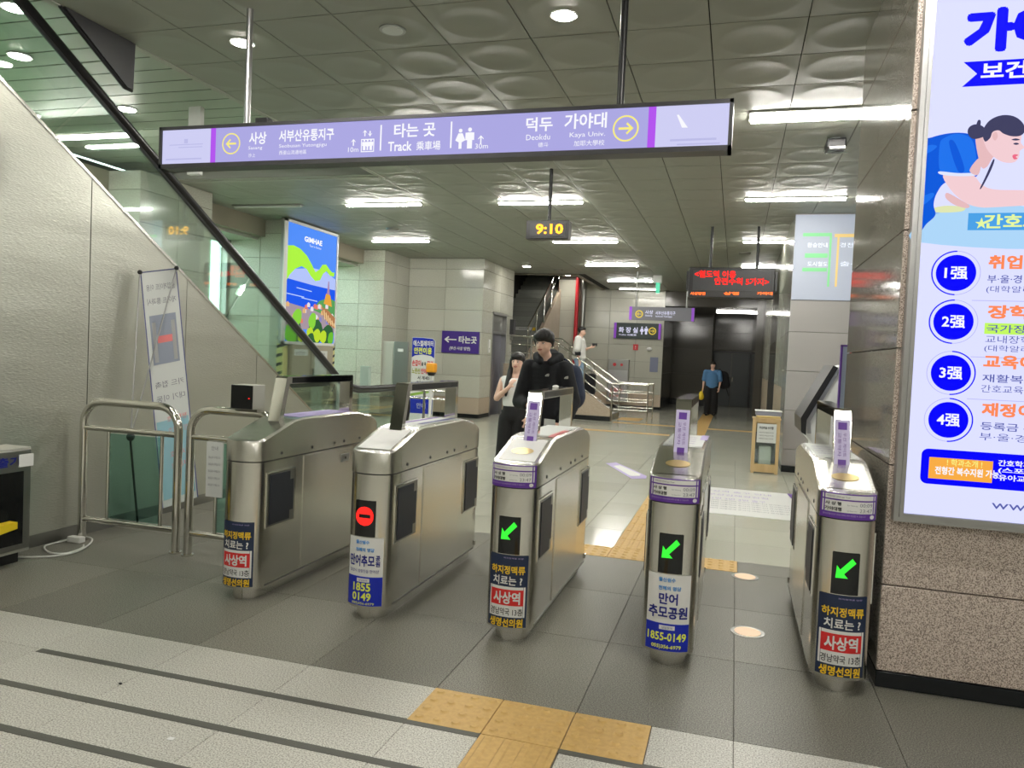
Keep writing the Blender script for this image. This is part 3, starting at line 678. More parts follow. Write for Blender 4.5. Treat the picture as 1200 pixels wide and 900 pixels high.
p = onZ(617, 312, CZ); downlight(p.x, p.y, CZ, 'far round downlight before the stair opening', True, 0.10)
p = onZ(685, 333, 4.29); downlight(p.x, min(p.y, 24.5), 4.292, 'far round downlight inside the stair opening', True, 0.10)
for (px, py, lab) in ((17, 8, 'lit downlight in the slatted ceiling at the top left corner'), (23, 65, 'lit downlight in the slatted ceiling lower at the left edge')):
    p = onZ(px, py, CZ + 0.12); downlight(p.x, p.y, CZ + 0.118, lab, True, 0.08)
for (x, y) in ((-6.3, 6.6), (-7.6, 6.6), (-7.4, 4.6)): downlight(x, y, CZ + 0.118, 'added downlight brightening the slatted ceiling behind the escalator glass', True, 0.08)  # unseen downlights added to brighten the slats
for (px, py, lab) in ((460, 268, 'small dark ceiling detector left of the clock'), (654, 316, 'small dark ceiling vent before the stair opening'), (873, 296, 'small dark ceiling detector behind the red display')):
    p = onZ(px, py, CZ)
    tag(MB().cyl((p.x, p.y, CZ - 0.03), 0.11, 0.03, 'z', 20, r2=0.13).build('smoke_detector', 'steel_dark'), lab, 'detector')
# ================= ESCALATOR =================
es = thing('escalator', 'stainless clad escalator with green glass balustrade and black handrail on the left', 'escalator', (-5.5, 9, 0))
def skirt_z(y):      # upper edge of the steel side; slope 0.6
    return 0.62 + 0.610 * (8.40 - y)
XN = -4.90
edges_y = [1.5, 2.6, 3.7, 4.8, 5.9, 7.0, 8.1, 9.15]
for a, b in zip(edges_y[:-1], edges_y[1:]):
    g = 0.004
    pa, pb = a + g, b - g
    m_ = MB(); m_.prism([(XN, pa, 0.10), (XN, pb, 0.10), (XN, pb, max(skirt_z(pb), 0.14)), (XN, pa, skirt_z(pa))], (-0.03, 0, 0)); m_.build('cladding_panel', 'steelwall', es)
MB().prism([(XN - 0.02, 1.5, 0.0), (XN - 0.02, 11.1, 0.0), (XN - 0.02, 11.1, 0.12), (XN - 0.02, 1.5, 0.12)], (-0.02, 0, 0)).build('base_band', 'steel_dark', es)
MB().prism([(XN - 0.034, 1.5, 0.0), (XN - 0.034, 9.15, 0.0), (XN - 0.034, 9.15, 0.12), (XN - 0.034, 1.5, skirt_z(1.5) - 0.02)], (-0.02, 0, 0)).build('truss_backing', 'darkmetal', es)
MB().prism([(XN + 0.006, 1.5, skirt_z(1.5)), (XN + 0.006, 9.15, skirt_z(9.15)), (XN + 0.006, 9.15, skirt_z(9.15) + 0.028), (XN + 0.006, 1.5, skirt_z(1.5) + 0.028)], (-0.16, 0, 0)).build('deck_edge', 'steel', es)
MB().box((XN - 0.16, 9.15, 0.10), (XN, 11.15, 0.16)).build('deck_edge', 'steel', es)
def rail_path(x, low=1.0):
    s_, y0 = 0.588, 9.15
    p = [(x, 1.0, low + s_ * (y0 - 1.0)), (x, 4.0, low + s_ * (y0 - 4.0)), (x, 8.6, low + s_ * (y0 - 8.6))]
    p += [(x, 8.85, low + s_ * 0.3 - 0.005), (x, 9.1, low + 0.065), (x, 9.4, low + 0.01), (x, 9.8, low), (x, 10.75, low)]
    p += arc((10.75, low - 0.34), 0.34, 80, -80, 10, 'yz', x)
    return p + [(x, 10.6, low - 0.68)]
for (x, nm) in ((XN - 0.06, 'near'), (-6.22, 'far')):
    r_ = MB(); pth = rail_path(x, 1.02)
    r_.tube(pth, 0.042, 12).build('handrail', 'rubber', es)
    MB().tube([(p[0], p[1], p[2] - 0.045) if i < 8 else (p[0], p[1] - 0.05, p[2]) for i, p in enumerate(pth[:-2])], 0.018, 8).build('rail_guide', 'darkmetal', es)
    # glass panes between joints perpendicular to the slope
    cuts = [1.0, 2.55, 4.45, 6.5, 8.4]
    for a, b in zip(cuts[:-1], cuts[1:]):
        top = lambda y: 1.02 - 0.05 + 0.588 * (9.15 - y)
        ta, tb = a + 0.42 + 0.01, b + 0.42 - 0.01        # joint leans: top end farther down the slope
        la, lb = a + 0.01, b - 0.01
        MB().prism([(x, la, skirt_z(la) + 0.0), (x, lb, skirt_z(lb) + 0.0), (x, tb, top(tb)), (x, ta, top(ta))], (0.012, 0, 0)).build('glass_pane', 'glass', es)
    top2 = [(x, 8.83, 1.02 - 0.05 + 0.588 * 0.32), (x, 9.1, 1.03), (x, 9.5, 0.98), (x, 10.75, 0.97)] + arc((10.75, 0.68), 0.29, 85, -85, 8, 'yz', x)
    MB().prism([(x, 8.41, 0.62), (x, 9.15, 0.17), (x, 10.7, 0.16)] + top2[::-1], (0.012, 0, 0)).build('glass_pane', 'glass', es)
    MB().box((x - 0.10, 1.5, 0.0), (x - 0.06, 11.1, 0.16)).build('inner_skirt', 'steel', es) if nm == 'far' else None
m_ = MB()
for k in range(26):
    y1 = 9.0 - 0.40 * k * 0.8; z1 = 0.02 + 0.20 * k * 0.94
    if y1 < 1.5: break
    m_.box((-6.14, y1 - 0.34, z1 - 0.18), (XN - 0.18, y1, z1))
o = m_.build('steps', 'steel_dark', es)
MB().prism([(-6.35, 1.5, 0), (-6.35, 9.15, 0), (-6.35, 9.15, 0.3), (-6.35, 1.5, skirt_z(1.5))], (0.03, 0, 0)).build('far_skirt', 'steel', es)
MB().box((-6.3, 9.0, 0.0), (XN - 0.16, 11.1, 0.012)).build('landing_plate', 'steel', es)
# wedge guard at the ceiling edge
t = thing('wedge_guard', 'dark triangular safety guard hanging from the ceiling edge above the handrail', 'safety guard', (-4.72, 4.6, 3.87))
MB().prism([(-4.62, 4.26, 3.875), (-4.62, 4.91, 3.875), (-4.62, 4.90, 3.52), (-4.62, 4.84, 3.52)], (-0.05, 0, 0)).build('guard_panel', 'darkmetal', t)
MB().tube([(-4.645, 4.24, 3.87), (-4.645, 4.83, 3.515), (-4.645, 4.91, 3.515)], 0.014, 8).build('edge_rubber', 'rubber', t)
# hanging white blade sign seen edge on, above the escalator
t = thing('hanging_sign', 'thin white sign seen edge on, hung by wires above the escalator', 'sign', (-5.3, 8.1, 3))
a = onX(233, 205, -5.3); b = onX(234, 125, -5.3); zt = b.z
MB().box((-5.42, a.y - 0.03, a.z), (-5.28, a.y + 0.03, zt)).build('sign_board', 'white', t)
for xx in (-5.39, -5.31): MB().cyl((xx, a.y, zt), 0.004, CZ - zt, 'z', 6).build('wire', 'steel_dark', t)

# ================= TICKET GATES =================
GY = 3.945                      # front of the gates
L = 1.64
PRW = [(0.018, 0.0), (0.045, 0.004), (0.070, 0.012), (0.092, 0.023), (0.112, 0.038), (0.127, 0.058), (0.135, 0.085)]
def frontY(x): # face depth at lateral x
    ax = abs(x)
    for (a, ya), (b, yb) in zip(PRW[:-1], PRW[1:]):
        if ax <= b: return ya + (yb - ya) * max(0, (ax - a)) / (b - a)
    return 0.085
TP = [(0.0, 0.985), (0.06, 0.995), (0.40, 1.095), (0.50, 1.105), (1.25, 1.10), (1.48, 1.06), (1.58, 1.02), (1.62, 0.985), (L, 0.93)]
def topZ(y):
    for (a, za), (b, zb) in zip(TP[:-1], TP[1:]):
        if y <= b: return za + (zb - za) * (y - a) / (b - a)
    return TP[-1][1]
def gate_loft(z0, z1, shrink=0.0, top=False):
    st_ = [(w_ - shrink, y + shrink) for (w_, y) in PRW]
    ys = [0.2, 0.40, 0.45, 0.50, 0.8, 1.25, 1.40, 1.48, 1.56]
    st_ += [(0.135 - shrink, y) for y in ys]
    st_ += [(0.13 - shrink, 1.60), (0.115 - shrink, 1.625), (0.09 - shrink, L - 0.004 - shrink), (0.04, L - shrink)]
    vs = []; n = len(st_)
    ch = 0.012
    for (w_, y) in st_:
        zt = topZ(y) if top else z1
        if top: vs += [(-w_, y, z0), (-w_, y, zt - ch), (-w_ + ch * 0.9, y, zt), (w_ - ch * 0.9, y, zt), (w_, y, zt - ch), (w_, y, z0)]
        else: vs += [(-w_, y, z0), (-w_, y, (z0 + zt) / 2), (-w_, y, zt), (w_, y, zt), (w_, y, (z0 + zt) / 2), (w_, y, z0)]
    fs = []
    for i in range(n - 1):
        for k in range(6): fs.append((i * 6 + k, (i + 1) * 6 + k, (i + 1) * 6 + (k + 1) % 6, i * 6 + (k + 1) % 6))
    fs += [tuple(range(6)), tuple(range((n - 1) * 6, n * 6))[::-1]]
    m = MB().add(vs, [f[::-1] for f in fs]); m.sm = True; return m
def curved(x0, x1, z0, z1, off=0.0015, n=12):
    """a sheet that follows the rounded front"""
    m = MB(); vs = []
    for k in range(n + 1):
        x = x0 + (x1 - x0) * k / n; y = frontY(x)
        vs += [(x, y - off, z0), (x, y - off, z1)]
    m.add(vs, [(2 * k, 2 * k + 2, 2 * k + 3, 2 * k + 1) for k in range(n)]); m.sm = True; return m
fc = lambda off: (lambda p: Vector((p[0], frontY(p[0]) - off, p[2])))
def ft(m, s_, x, z, h, w_=None, align='C', bold=0.0, off=0.003): return m.text(s_, (x, 0, z), (1, 0, 0), (0, 0, 1), h, w_, align, bold, fc(off))
def poster_clinic(g):
    p = curved(-0.108, 0.108, 0.092, 0.49).build('advert_sticker', 'navy', g, local=True); p['label'] = 'dark clinic advert sticker with red and white bands'
    m = MB(); ft(m, '하지정맥류', 0, 0.385, 0.046, 0.190, bold=0.02); m.build('lettering', 'yellow', p, local=True)
    m = MB(); ft(m, '치료는 ?', 0.0, 0.325, 0.050, 0.165, bold=0.02); m.build('lettering', 'white', p, local=True)
    curved(-0.100, 0.100, 0.148, 0.316, 0.0022).build('white_band', 'white', p, local=True)
    curved(-0.092, 0.092, 0.212, 0.300, 0.0028).build('red_band', 'red', p, local=True)
    m = MB(); ft(m, '사상역', 0, 0.222, 0.066, 0.150, bold=0.03, off=0.0045); m.build('lettering', 'white', p, local=True)
    m = MB(); ft(m, '경남약국 13층', 0, 0.158, 0.040, 0.180, bold=0.01, off=0.0045); m.build('lettering', 'blackprint', p, local=True)
    m = MB(); ft(m, '생명선의원', 0, 0.094, 0.046, 0.185, bold=0.03); m.build('lettering', 'yellow', p, local=True)
    m = MB(); ft(m, '하지정맥류 전문', 0.03, 0.470, 0.008, 0.11); m.build('small_print', 'lilac', p, local=True)
def poster_park(g, tall):
    p = curved(-0.108, 0.108, 0.092, 0.49).build('advert_sticker', 'white', g, local=True); p['label'] = 'white and blue memorial park advert sticker with yellow phone number'
    m = MB(); ft(m, '물산쉼수', -0.01, 0.452, 0.022, 0.085, bold=0.03); ft(m, '천혜의 명당', 0.005, 0.408, 0.022, 0.115, bold=0.03); m.build('lettering', 'skyblue', p, local=True)
    m = MB()
    if tall:
        ft(m, '만어', 0, 0.335, 0.058, 0.095, bold=0.03); ft(m, '추모공원', 0, 0.262, 0.062, 0.195, bold=0.03)
    else:
        ft(m, '만어추모', -0.014, 0.322, 0.066, 0.160, bold=0.03); ft(m, '공', 0.083, 0.358, 0.030, 0.022, bold=0.03); ft(m, '원', 0.083, 0.324, 0.030, 0.022, bold=0.03)
        ft(m, '밀양시 삼랑진읍 만어산', 0, 0.285, 0.020, 0.18, bold=0.01)
    m.build('lettering', 'inkblue', p, local=True)
    zt = 0.235 if tall else 0.262
    curved(-0.108, 0.108, 0.092, zt, 0.0022).build('blue_band', 'blue', p, local=True)
    curved(-0.04, 0.04, zt - 0.032, zt - 0.010, 0.0030, 6).build('white_tab', 'white', p, local=True)
    m = MB(); ft(m, '상담문의', 0, zt - 0.028, 0.013, 0.055, off=0.0045); m.build('small_print', 'inkblue', p, local=True)
    m = MB()
    if tall: ft(m, '1855-0149', 0, 0.145, 0.042, 0.195, bold=0.02); ft(m, '055)356-6979', 0, 0.100, 0.024, 0.150, bold=0.02)
    else: ft(m, '1855', -0.008, 0.178, 0.046, 0.110, bold=0.025); ft(m, '0149', -0.008, 0.122, 0.046, 0.118, bold=0.025); ft(m, '055)356-6979', 0, 0.094, 0.018, 0.140, bold=0.01)
    m.build('lettering', 'lemon', p, local=True)
def arrow_led(g):
    MBd = curved(-0.062, 0.062, 0.495, 0.700, 0.002, 6).build('display_window', 'display', g, local=True)
    m = MB()
    def pt(u, v): x = -0.045 + u * 0.09; return (x, frontY(x) - 0.007, 0.575 + v * 0.10)
    # arrow pointing down left
    A = [(0.0, 0.0), (0.62, 0.02), (0.42, 0.22), (1.0, 0.78), (0.80, 1.0), (0.22, 0.42), (0.05, 0.62)]
    m.add([pt(*a) for a in A], [(0, 1, 2, 5, 6), (2, 3, 4, 5)])
    m.build('arrow_light', 'ledgreen', MBd, local=True)
def stop_led(g):
    d_ = curved(-0.068, 0.062, 0.495, 0.705, 0.002, 6).build('display_window', 'display', g, local=True)
    m = MB(); N = 28
    def q(r, k): a = 2 * math.pi * k / N; return (-0.002 + r * math.cos(a), frontY(0.03) - 0.007, 0.615 + r * math.sin(a))
    out = [(-0.002 + 0.056 * math.cos(2 * math.pi * k / N), 0.615 + 0.056 * math.sin(2 * math.pi * k / N)) for k in range(N)]
    up_ = [(x, z) for x, z in out]
    # disc with a dark bar slot: upper part, lower part, two sides
    def poly(pts): m.add([(x, min(frontY(x), 0.002) - 0.006, z) for x, z in pts], [tuple(range(len(pts)))])
    def chord(z0, z1, n=8):
        for i in range(n):
            a, b = z0 + (z1 - z0) * i / n, z0 + (z1 - z0) * (i + 1) / n
            ra, rb = math.sqrt(max(0, 0.056 ** 2 - (a - 0.615) ** 2)), math.sqrt(max(0, 0.056 ** 2 - (b - 0.615) ** 2))
            poly([(-0.002 - ra, a), (-0.002 + ra, a), (-0.002 + rb, b), (-0.002 - rb, b)])
    chord(0.559, 0.604); chord(0.626, 0.671)
    for s_ in (-1, 1): poly([(-0.002 + s_ * 0.036, 0.604), (-0.002 + s_ * 0.0545, 0.604), (-0.002 + s_ * 0.0545, 0.626), (-0.002 + s_ * 0.036, 0.626)][::s_])
    m.build('stop_light', 'ledred', d_, local=True)
def timetable(g):
    p = curved(-0.126, 0.126, 0.862, 0.985, 0.0025, 16).build('timetable_sticker', 'purple', g, local=True)
    curved(-0.118, 0.118, 0.957, 0.979, 0.0035, 16).build('white_band', 'white', p, local=True)
    curved(-0.118, 0.118, 0.893, 0.950, 0.0035, 16).build('white_band', 'white', p, local=True)
    m = MB(); ft(m, '막차시간 안내 Last Train', -0.05, 0.963, 0.010, 0.10, off=0.005); ft(m, '사 상 행', -0.072, 0.926, 0.017, 0.068, bold=0.03, off=0.005); ft(m, '가야대행', -0.072, 0.899, 0.018, 0.072, bold=0.03, off=0.005)
    m.build('lettering', 'blackprint', p, local=True)
    m = MB(); ft(m, '00:09', 0.075, 0.926, 0.017, 0.058, off=0.005); ft(m, '23:47', 0.075, 0.899, 0.017, 0.058, off=0.005); ft(m, 'for Sasang', 0.012, 0.926, 0.008, 0.045, off=0.005); ft(m, 'for Kaya Univ.', 0.012, 0.899, 0.008, 0.045, off=0.005); m.build('lettering', 'greyink', p, local=True)
    m = MB(); ft(m, '열차운행시간은 현장사정에 따라 변경될 수 있습니다', -0.02, 0.876, 0.009, 0.19, off=0.005); m.build('lettering', 'lilac', p, local=True)
    m = MB()
    N = 16; m.add([(0.105 + 0.010 * math.cos(2 * math.pi * k / N), frontY(0.105 + 0.010 * math.cos(2 * math.pi * k / N)) - 0.0045, 0.878 + 0.010 * math.sin(2 * math.pi * k / N)) for k in range(N)], [tuple(range(N))]); m.build('round_mark', 'white', p, local=True)
def top_sheet(x0, x1, y0, y1, off=0.002, n=10):
    m = MB(); vs = []
    for k in range(n + 1):
        y = y0 + (y1 - y0) * k / n; vs += [(x0, y, topZ(y) + off), (x1, y, topZ(y) + off)]
    m.add(vs, [(2 * k, 2 * k + 1, 2 * k + 3, 2 * k + 2) for k in range(n)]); m.sm = True; return m
def make_gate(idx, label, x):
    g = thing('ticket_gate', label, 'ticket gate', (0, 0, 0), 'row of stainless ticket gates'); A_ = dict(local=True, ang=30)
    gate_loft(0.078, 0.855, 0.002).build('lower_body', 'steel_front', g, **A_)
    gate_loft(0.863, 0, 0.0, True).build('upper_housing', 'steel', g, **A_)
    gate_loft(0.85, 0.868, 0.008).build('shadow_gap', 'black', g, **A_)
    gate_loft(0.0, 0.08, 0.044).build('plinth', 'steel', g, local=True)
    MB().box((-0.1345, 0.12, 0.078), (0.1345, 1.56, 0.090)).build('bottom_trim', 'steel_dark', g, local=True)
    for s_ in (-1, 1):
        X = 0.135 * s_
        def sb(y0, y1, z0, z1, d0, d1): a, b = sorted((X + d0 * s_, X + d1 * s_)); return MB().box((a, y0, z0), (b, y1, z1))
        sb(0.52, 1.20, 0.10, 0.845, -0.01, 0.0035).build('side_panel', 'steel', g, local=True)
        for (ya, yb, za, zb) in ((0.10, 0.42, 0.44, 0.79), (1.27, 1.585, 0.40, 0.79)):
            sb(ya, yb, za, zb, -0.01, 0.005).build('slot_plate', 'chrome', g, local=True)
            sb(ya + 0.008, yb - 0.008, za + 0.008, zb - 0.008, -0.01, 0.0062).build('slot_opening', 'steel_dark', g, local=True)
            f = [(X, ya + 0.03, za + 0.02), (X, yb - 0.07, za + 0.02), (X, yb - 0.07, za + 0.075), (X, yb - 0.03, za + 0.075), (X, yb - 0.03, zb - 0.075), (X, yb - 0.07, zb - 0.075), (X, yb - 0.07, zb - 0.02), (X, ya + 0.03, zb - 0.02)]
            MB().prism(f, (0.011 * s_, 0, 0)).build('flap', 'pad', g, local=True)
        for yy in (0.26, 0.62, 0.92, 1.06, 1.30):
            MB().cyl((X, yy, 0.895), 0.010, 0.003 * s_, 'x', 12).build('sensor_eye', 'black', g, local=True)
        sb(1.575, 1.60, 0.10, 0.13, -0.01, 0.006).build('corner_screw', 'chrome', g, local=True)
    if idx == 0:
        b = MB().bbox((0.132, 1.02, 0.745), (0.146, 1.13, 0.80), 0.004).build('key_plate', 'alu', g, local=True)
        MB().cyl((0.146, 1.07, 0.772), 0.010, 0.004, 'x', 12).build('keyhole', 'black', b, local=True)
    # overhead sensor frame
    fr = MB()
    ya, yb = 0.34, 1.34
    zt = 1.375
    fr.prism([(-0.042, ya, 1.02), (-0.042, ya + 0.045, 1.02), (-0.042, ya + 0.130, zt - 0.05), (-0.042, yb - 0.05, zt - 0.05), (-0.042, yb - 0.05, 1.0), (-0.042, yb, 1.0), (-0.042, yb, zt - 0.01), (-0.042, yb - 0.012, zt), (-0.042, ya + 0.107, zt), (-0.042, ya + 0.095, zt - 0.012)], (0.084, 0, 0))
    f_ = fr.build('sensor_frame', 'chrome', g, local=True, smooth=False)
    for s_ in (-1, 1):
        a, b = sorted((0.042 * s_, 0.0435 * s_)); MB().box((a, ya + 0.16, zt - 0.045), (b, yb - 0.02, zt - 0.008)).build('dark_band', 'display', f_, local=True)
    if idx >= 2:
        # purple notice on the leaning front leg
        u = Vector((0, 0.095, 0.343)).normalized(); base = Vector((0, ya - 0.003, 1.06)); 
        def leg(xa, xb, t0, t1, o_): 
            n_ = Vector((0, -u.z, u.y)) * o_
            return MB().face([base + u * t0 + Vector((xa, 0, 0)) + n_, base + u * t0 + Vector((xb, 0, 0)) + n_, base + u * t1 + Vector((xb, 0, 0)) + n_, base + u * t1 + Vector((xa, 0, 0)) + n_])
        base = Vector((0, ya + 0.0085, 1.055))
        n_ = Vector((0, -u.z, u.y))
        pz = leg(-0.038, 0.038, 0.0, 0.27, 0.003).build('leg_sticker', 'sticker', f_, local=True)
        m = MB()
        for j, t_ in enumerate(('교통약자', '우선 게이트')):
            m.text(t_, base + u * 0.20 + Vector((-0.022 + 0.026 * j + 0.0, 0, 0)) + n_ * 0.005, tuple(-u), (1, 0, 0), 0.017, 0.13)
        m.build('lettering', 'purple', pz, local=True)
        leg(-0.020, 0.020, 0.015, 0.055, 0.005).build('logo_mark', 'purple', pz, local=True)
        leg(-0.022, 0.022, 0.215, 0.255, 0.005).build('picture_mark', 'purple', pz, local=True)
    # top decals
    if idx >= 1:
        top_sheet(-0.105, 0.105, 0.07, 0.38).build('top_sticker_sheen', 'white' if idx < 3 else 'steel_front', g, local=True)
        N = 24
        MB().add([(0.0 + 0.065 * math.cos(2 * math.pi * k / N), 0.20 + 0.045 * math.sin(2 * math.pi * k / N), topZ(0.20 + 0.045 * math.sin(2 * math.pi * k / N)) + 0.0045) for k in range(N)], [tuple(range(N))]).build('card_reader_pad', 'gold' if idx > 1 else 'white', g, local=True)
        top_sheet(-0.11, 0.11, 0.47, 1.44, 0.002).build('top_sticker_sheen', 'paper', g, local=True)
    if idx == 1:
        top_sheet(-0.085, -0.045, 0.55, 1.42, 0.0035).build('purple_stripe', 'purple', g, local=True); top_sheet(0.03, 0.07, 0.62, 1.38, 0.0035).build('purple_stripe', 'inkblue', g, local=True)
    if idx == 2:
        top_sheet(0.085, 0.125, 0.45, 0.88, 0.004).build('red_stripe', 'pink', g, local=True)
        MB().ell((-0.01, 1.0, zt + 0.008), (0.02, 0.05, 0.012), 12, 6).build('white_cover', 'white', f_, local=True)
    if idx in (3, 4):
        top_sheet(0.08, 0.125, 0.9, 1.4, 0.004).build('pink_stripe', 'lilac', g, local=True)
        m = MB()
        for j in range(4): m.text('카드를 대고 통과하세요', (-0.09, 0.6 + 0.13 * j, topZ(0.6 + 0.13 * j) + 0.005), (1, 0, 0), (0, 1, 0), 0.05, 0.15)
        m.build('lettering', 'purple', g, local=True)
    if idx == 0: top_sheet(-0.10, 0.10, 0.5, 1.42, 0.002).build('top_sticker_sheen', 'lilac', g, local=True)  # first gate: bluish reflection on its top put in as a lilac sheet
    if idx in (0, 1): top_sheet(0.02, 0.12, 1.44, 1.50, 0.004).build('pink_stripe', 'pink', g, local=True)
    if idx in (0, 2, 4): poster_clinic(g)
    else: poster_park(g, idx == 3)
    if idx == 1: stop_led(g)
    if idx >= 2: arrow_led(g); timetable(g)
    g.location = (x, GY, 0)
    return g
make_gate(0, 'leftmost ticket gate, no front display, dark clinic sticker low on its end', -2.872)
make_gate(1, 'ticket gate with the red no entry light and phone number sticker', -2.003)
make_gate(2, 'ticket gate in front of the man in black, green arrow and clinic sticker', -1.135)
make_gate(3, 'ticket gate with green arrow above a white and blue memorial park sticker', -0.268)
make_gate(4, 'rightmost ticket gate beside the granite wall, green arrow and clinic sticker', 0.562)

# ================= RAILINGS =================
def railing(label, x0, x1, y, zt=1.085, glass_span=None, r=0.030, leg1=True):
    t = thing('railing', label, 'railing', ((x0 + x1) / 2, y, 0))
    R = 0.17
    p = [(x0, y, 0.0), (x0, y, zt - R)] + [(x0 + R - R * math.cos(a), y, zt - R + R * math.sin(a)) for a in [math.pi / 2 * k / 8 for k in range(1, 9)]]
    p += [(x1 - R + R * math.sin(a), y, zt - R + R * math.cos(a)) for a in [math.pi / 2 * k / 8 for k in range(0, 9)]] + [(x1, y, 0.0)]
    MB().tube(p, r, 16).build('frame_tube', 'chrome', t)
    MB().tube([(x0, y, zt - 0.205), (x1, y, zt - 0.205)], 0.022, 12).build('upper_bar', 'chrome', t)
    MB().tube([(x0, y, 0.17), (x1, y, 0.17)], 0.022, 12).build('lower_bar', 'chrome', t)
    for x in (x0, x1): MB().cyl((x, y, 0.0), 0.045, 0.012, 'z', 20).build('floor_flange', 'chrome', t)
    if glass_span:
        a, b = glass_span
        for x in (a, b): MB().tube([(x, y, 0.17), (x, y, zt - 0.205)], 0.014, 10).build('glass_post', 'chrome', t)
        MB().box((a + 0.012, y - 0.005, 0.20), (b - 0.012, y + 0.005, zt - 0.235)).build('glass_panel', 'glass2', t)
    return t
railing('curved stainless railing with a green glass panel next to the steel escalator wall', -4.80, -3.925, 4.68, glass_span=(-4.56, -4.07))
r2 = railing('second stainless railing between the green glass one and the leftmost gate', -3.80, -3.06, 4.66, glass_span=(-3.57, -3.10))
MB().box((-3.64, 4.635, 0.46), (-3.50, 4.645, 0.86)).build('notice_paper', 'paper', r2)
m_ = MB(); m_.text('안내', (-3.57, 4.633, 0.80), h=0.03, align='C')
for k in range(5): m_.text('출입금지 구역입니다', (-3.57, 4.633, 0.74 - 0.05 * k), h=0.016, w=0.10, align='C')
m_.build('lettering', 'greyink', r2)
t = thing('sensor_box', 'small black box with red light standing on the second railing', 'sensor box', (-3.35, 4.66, 1.11))
a, b = onY(270, 487, 4.6), onY(297, 460, 4.6)
MB().bbox((a.x, 4.60, 1.114), (b.x, 4.74, 1.114 + b.z - a.z), 0.004).build('housing', 'boxgrey', t)
MB().box((a.x + 0.004, 4.594, 1.118), (b.x - 0.004, 4.602, 1.110 + b.z - a.z)).build('dark_window', 'display', t)
MB().box((b.x - 0.035, 4.592, 1.19), (b.x - 0.025, 4.595, 1.197)).build('red_lamp', 'ledred', t)
# ================= BANNER STAND =================
t = thing('banner_stand', 'tall leaning banner stand seen from behind against the steel wall, mirrored lettering', 'banner', (-4.6, 5.4, 0))
tl, tr, br, bl = onY(164, 319, 5.55), onY(207, 314, 5.15), onY(216, 602, 5.05), onY(193, 590, 5.35)
# the sheet stands obliquely; top pulled back toward the wall
tl = Vector((-4.80, 5.60, 2.12)); tr = Vector((-4.47, 5.22, 2.08)); br = Vector((-4.25, 5.02, 0.10)); bl = Vector((-4.52, 5.38, 0.10))
tl = onY(164, 319, 5.22); tr = onY(207, 314, 5.48); bl = onY(190, 596, 5.22); br = onY(217, 601, 5.48); br = bl + (tr - tl)
nn = (tr - tl).cross(bl - tl).normalized()
rt = (tr - tl); upv = (tl - bl)
m_ = MB(); m_.prism([tl, tr, br, bl], nn * 0.004).build('sheet', 'paper', t)
m_ = MB()
def bpt(u, v, o_=-0.003):
    a = tl.lerp(tr, u); b = bl.lerp(br, u); return b.lerp(a, v) + nn * o_
fro = -1 if (Vector((0, 0, CAM_H)) - tl).dot(nn) > 0 else 1
oo = 0.007 if fro < 0 else -0.003
def quad(m, u0, u1, v0, v1, o_=oo): m.add([bpt(u0, v0, o_), bpt(u1, v0, o_), bpt(u1, v1, o_), bpt(u0, v1, o_)], [(0, 1, 2, 3)])
q = MB(); quad(q, 0.0, 1.0, 0.995, 1.0); quad(q, 0, 0.03, 0, 1.0); quad(q, 0.97, 1.0, 0, 1.0); q.build('blue_edge', mat('slate_blue_edge', (0.10, 0.11, 0.25), 0.6), t)
q = MB(); quad(q, 0.06, 0.94, 0.03, 0.36); q.build('pale_blue_field', mat('pale_blue_print', (0.30, 0.52, 0.60), 0.6), t)
q = MB(); quad(q, 0.13, 0.85, 0.60, 0.81, oo * 1.0); q.build('gate_picture', mat('picture_grey_blue', (0.26, 0.29, 0.36), 0.6), t)
q = MB(); quad(q, 0.18, 0.28, 0.61, 0.78, oo * 1.2); quad(q, 0.70, 0.80, 0.61, 0.78, oo * 1.2); q.build('gate_picture_pillars', 'alu', t)
q = MB(); quad(q, 0.30, 0.70, 0.69, 0.72, oo * 1.3); q.build('gate_picture_flap', 'pink', t)
ru = (tr - tl).normalized(); uu = (tl - bl).normalized()
q = MB(); q2 = MB()
for k, (s_, v) in enumerate((('출입게이트 이용', 0.915), ('게이트 통과시', 0.855), ('카드 접촉', 0.50), ('대기 이동', 0.44))):
    q.text(s_, bpt(0.90, v, oo), -ru, uu, 0.055, (tr - tl).length * 0.78)
for v in (0.35, 0.30, 0.20, 0.15): q2.text('정지신호', bpt(0.90, v, oo), -ru, uu, 0.05, (tr - tl).length * 0.55)
q.build('mirrored_lettering', 'greyink', t); q2.build('mirrored_lettering', 'pink', t)
hub = Vector((-4.62, 5.02, 0.90)); hub = onY(153, 512, 4.98)
for (px, py, y_) in ((164, 319, 5.20), (207, 314, 5.46)):
    e = onY(px, py, y_); MB().tube([hub, e], 0.006, 8).build('stay_rod', 'alu', t); MB().ell(e, (0.02, 0.02, 0.02), 10, 6).build('corner_clip', 'black', t)
MB().ell(hub, (0.035, 0.03, 0.035), 12, 8).build('hub', 'black', t)
for (px, py, y_) in ((205, 598, 5.02), (185, 590, 5.45), (136, 600, 5.0)):
    e = onZ(px, py, 0.01)
    if e.x < -4.84: e = Vector((-4.84, 5.3, 0.01))
    MB().tube([hub - Vector((0, 0, 0.03)), e], 0.009, 8).build('stand_leg', 'black', t)
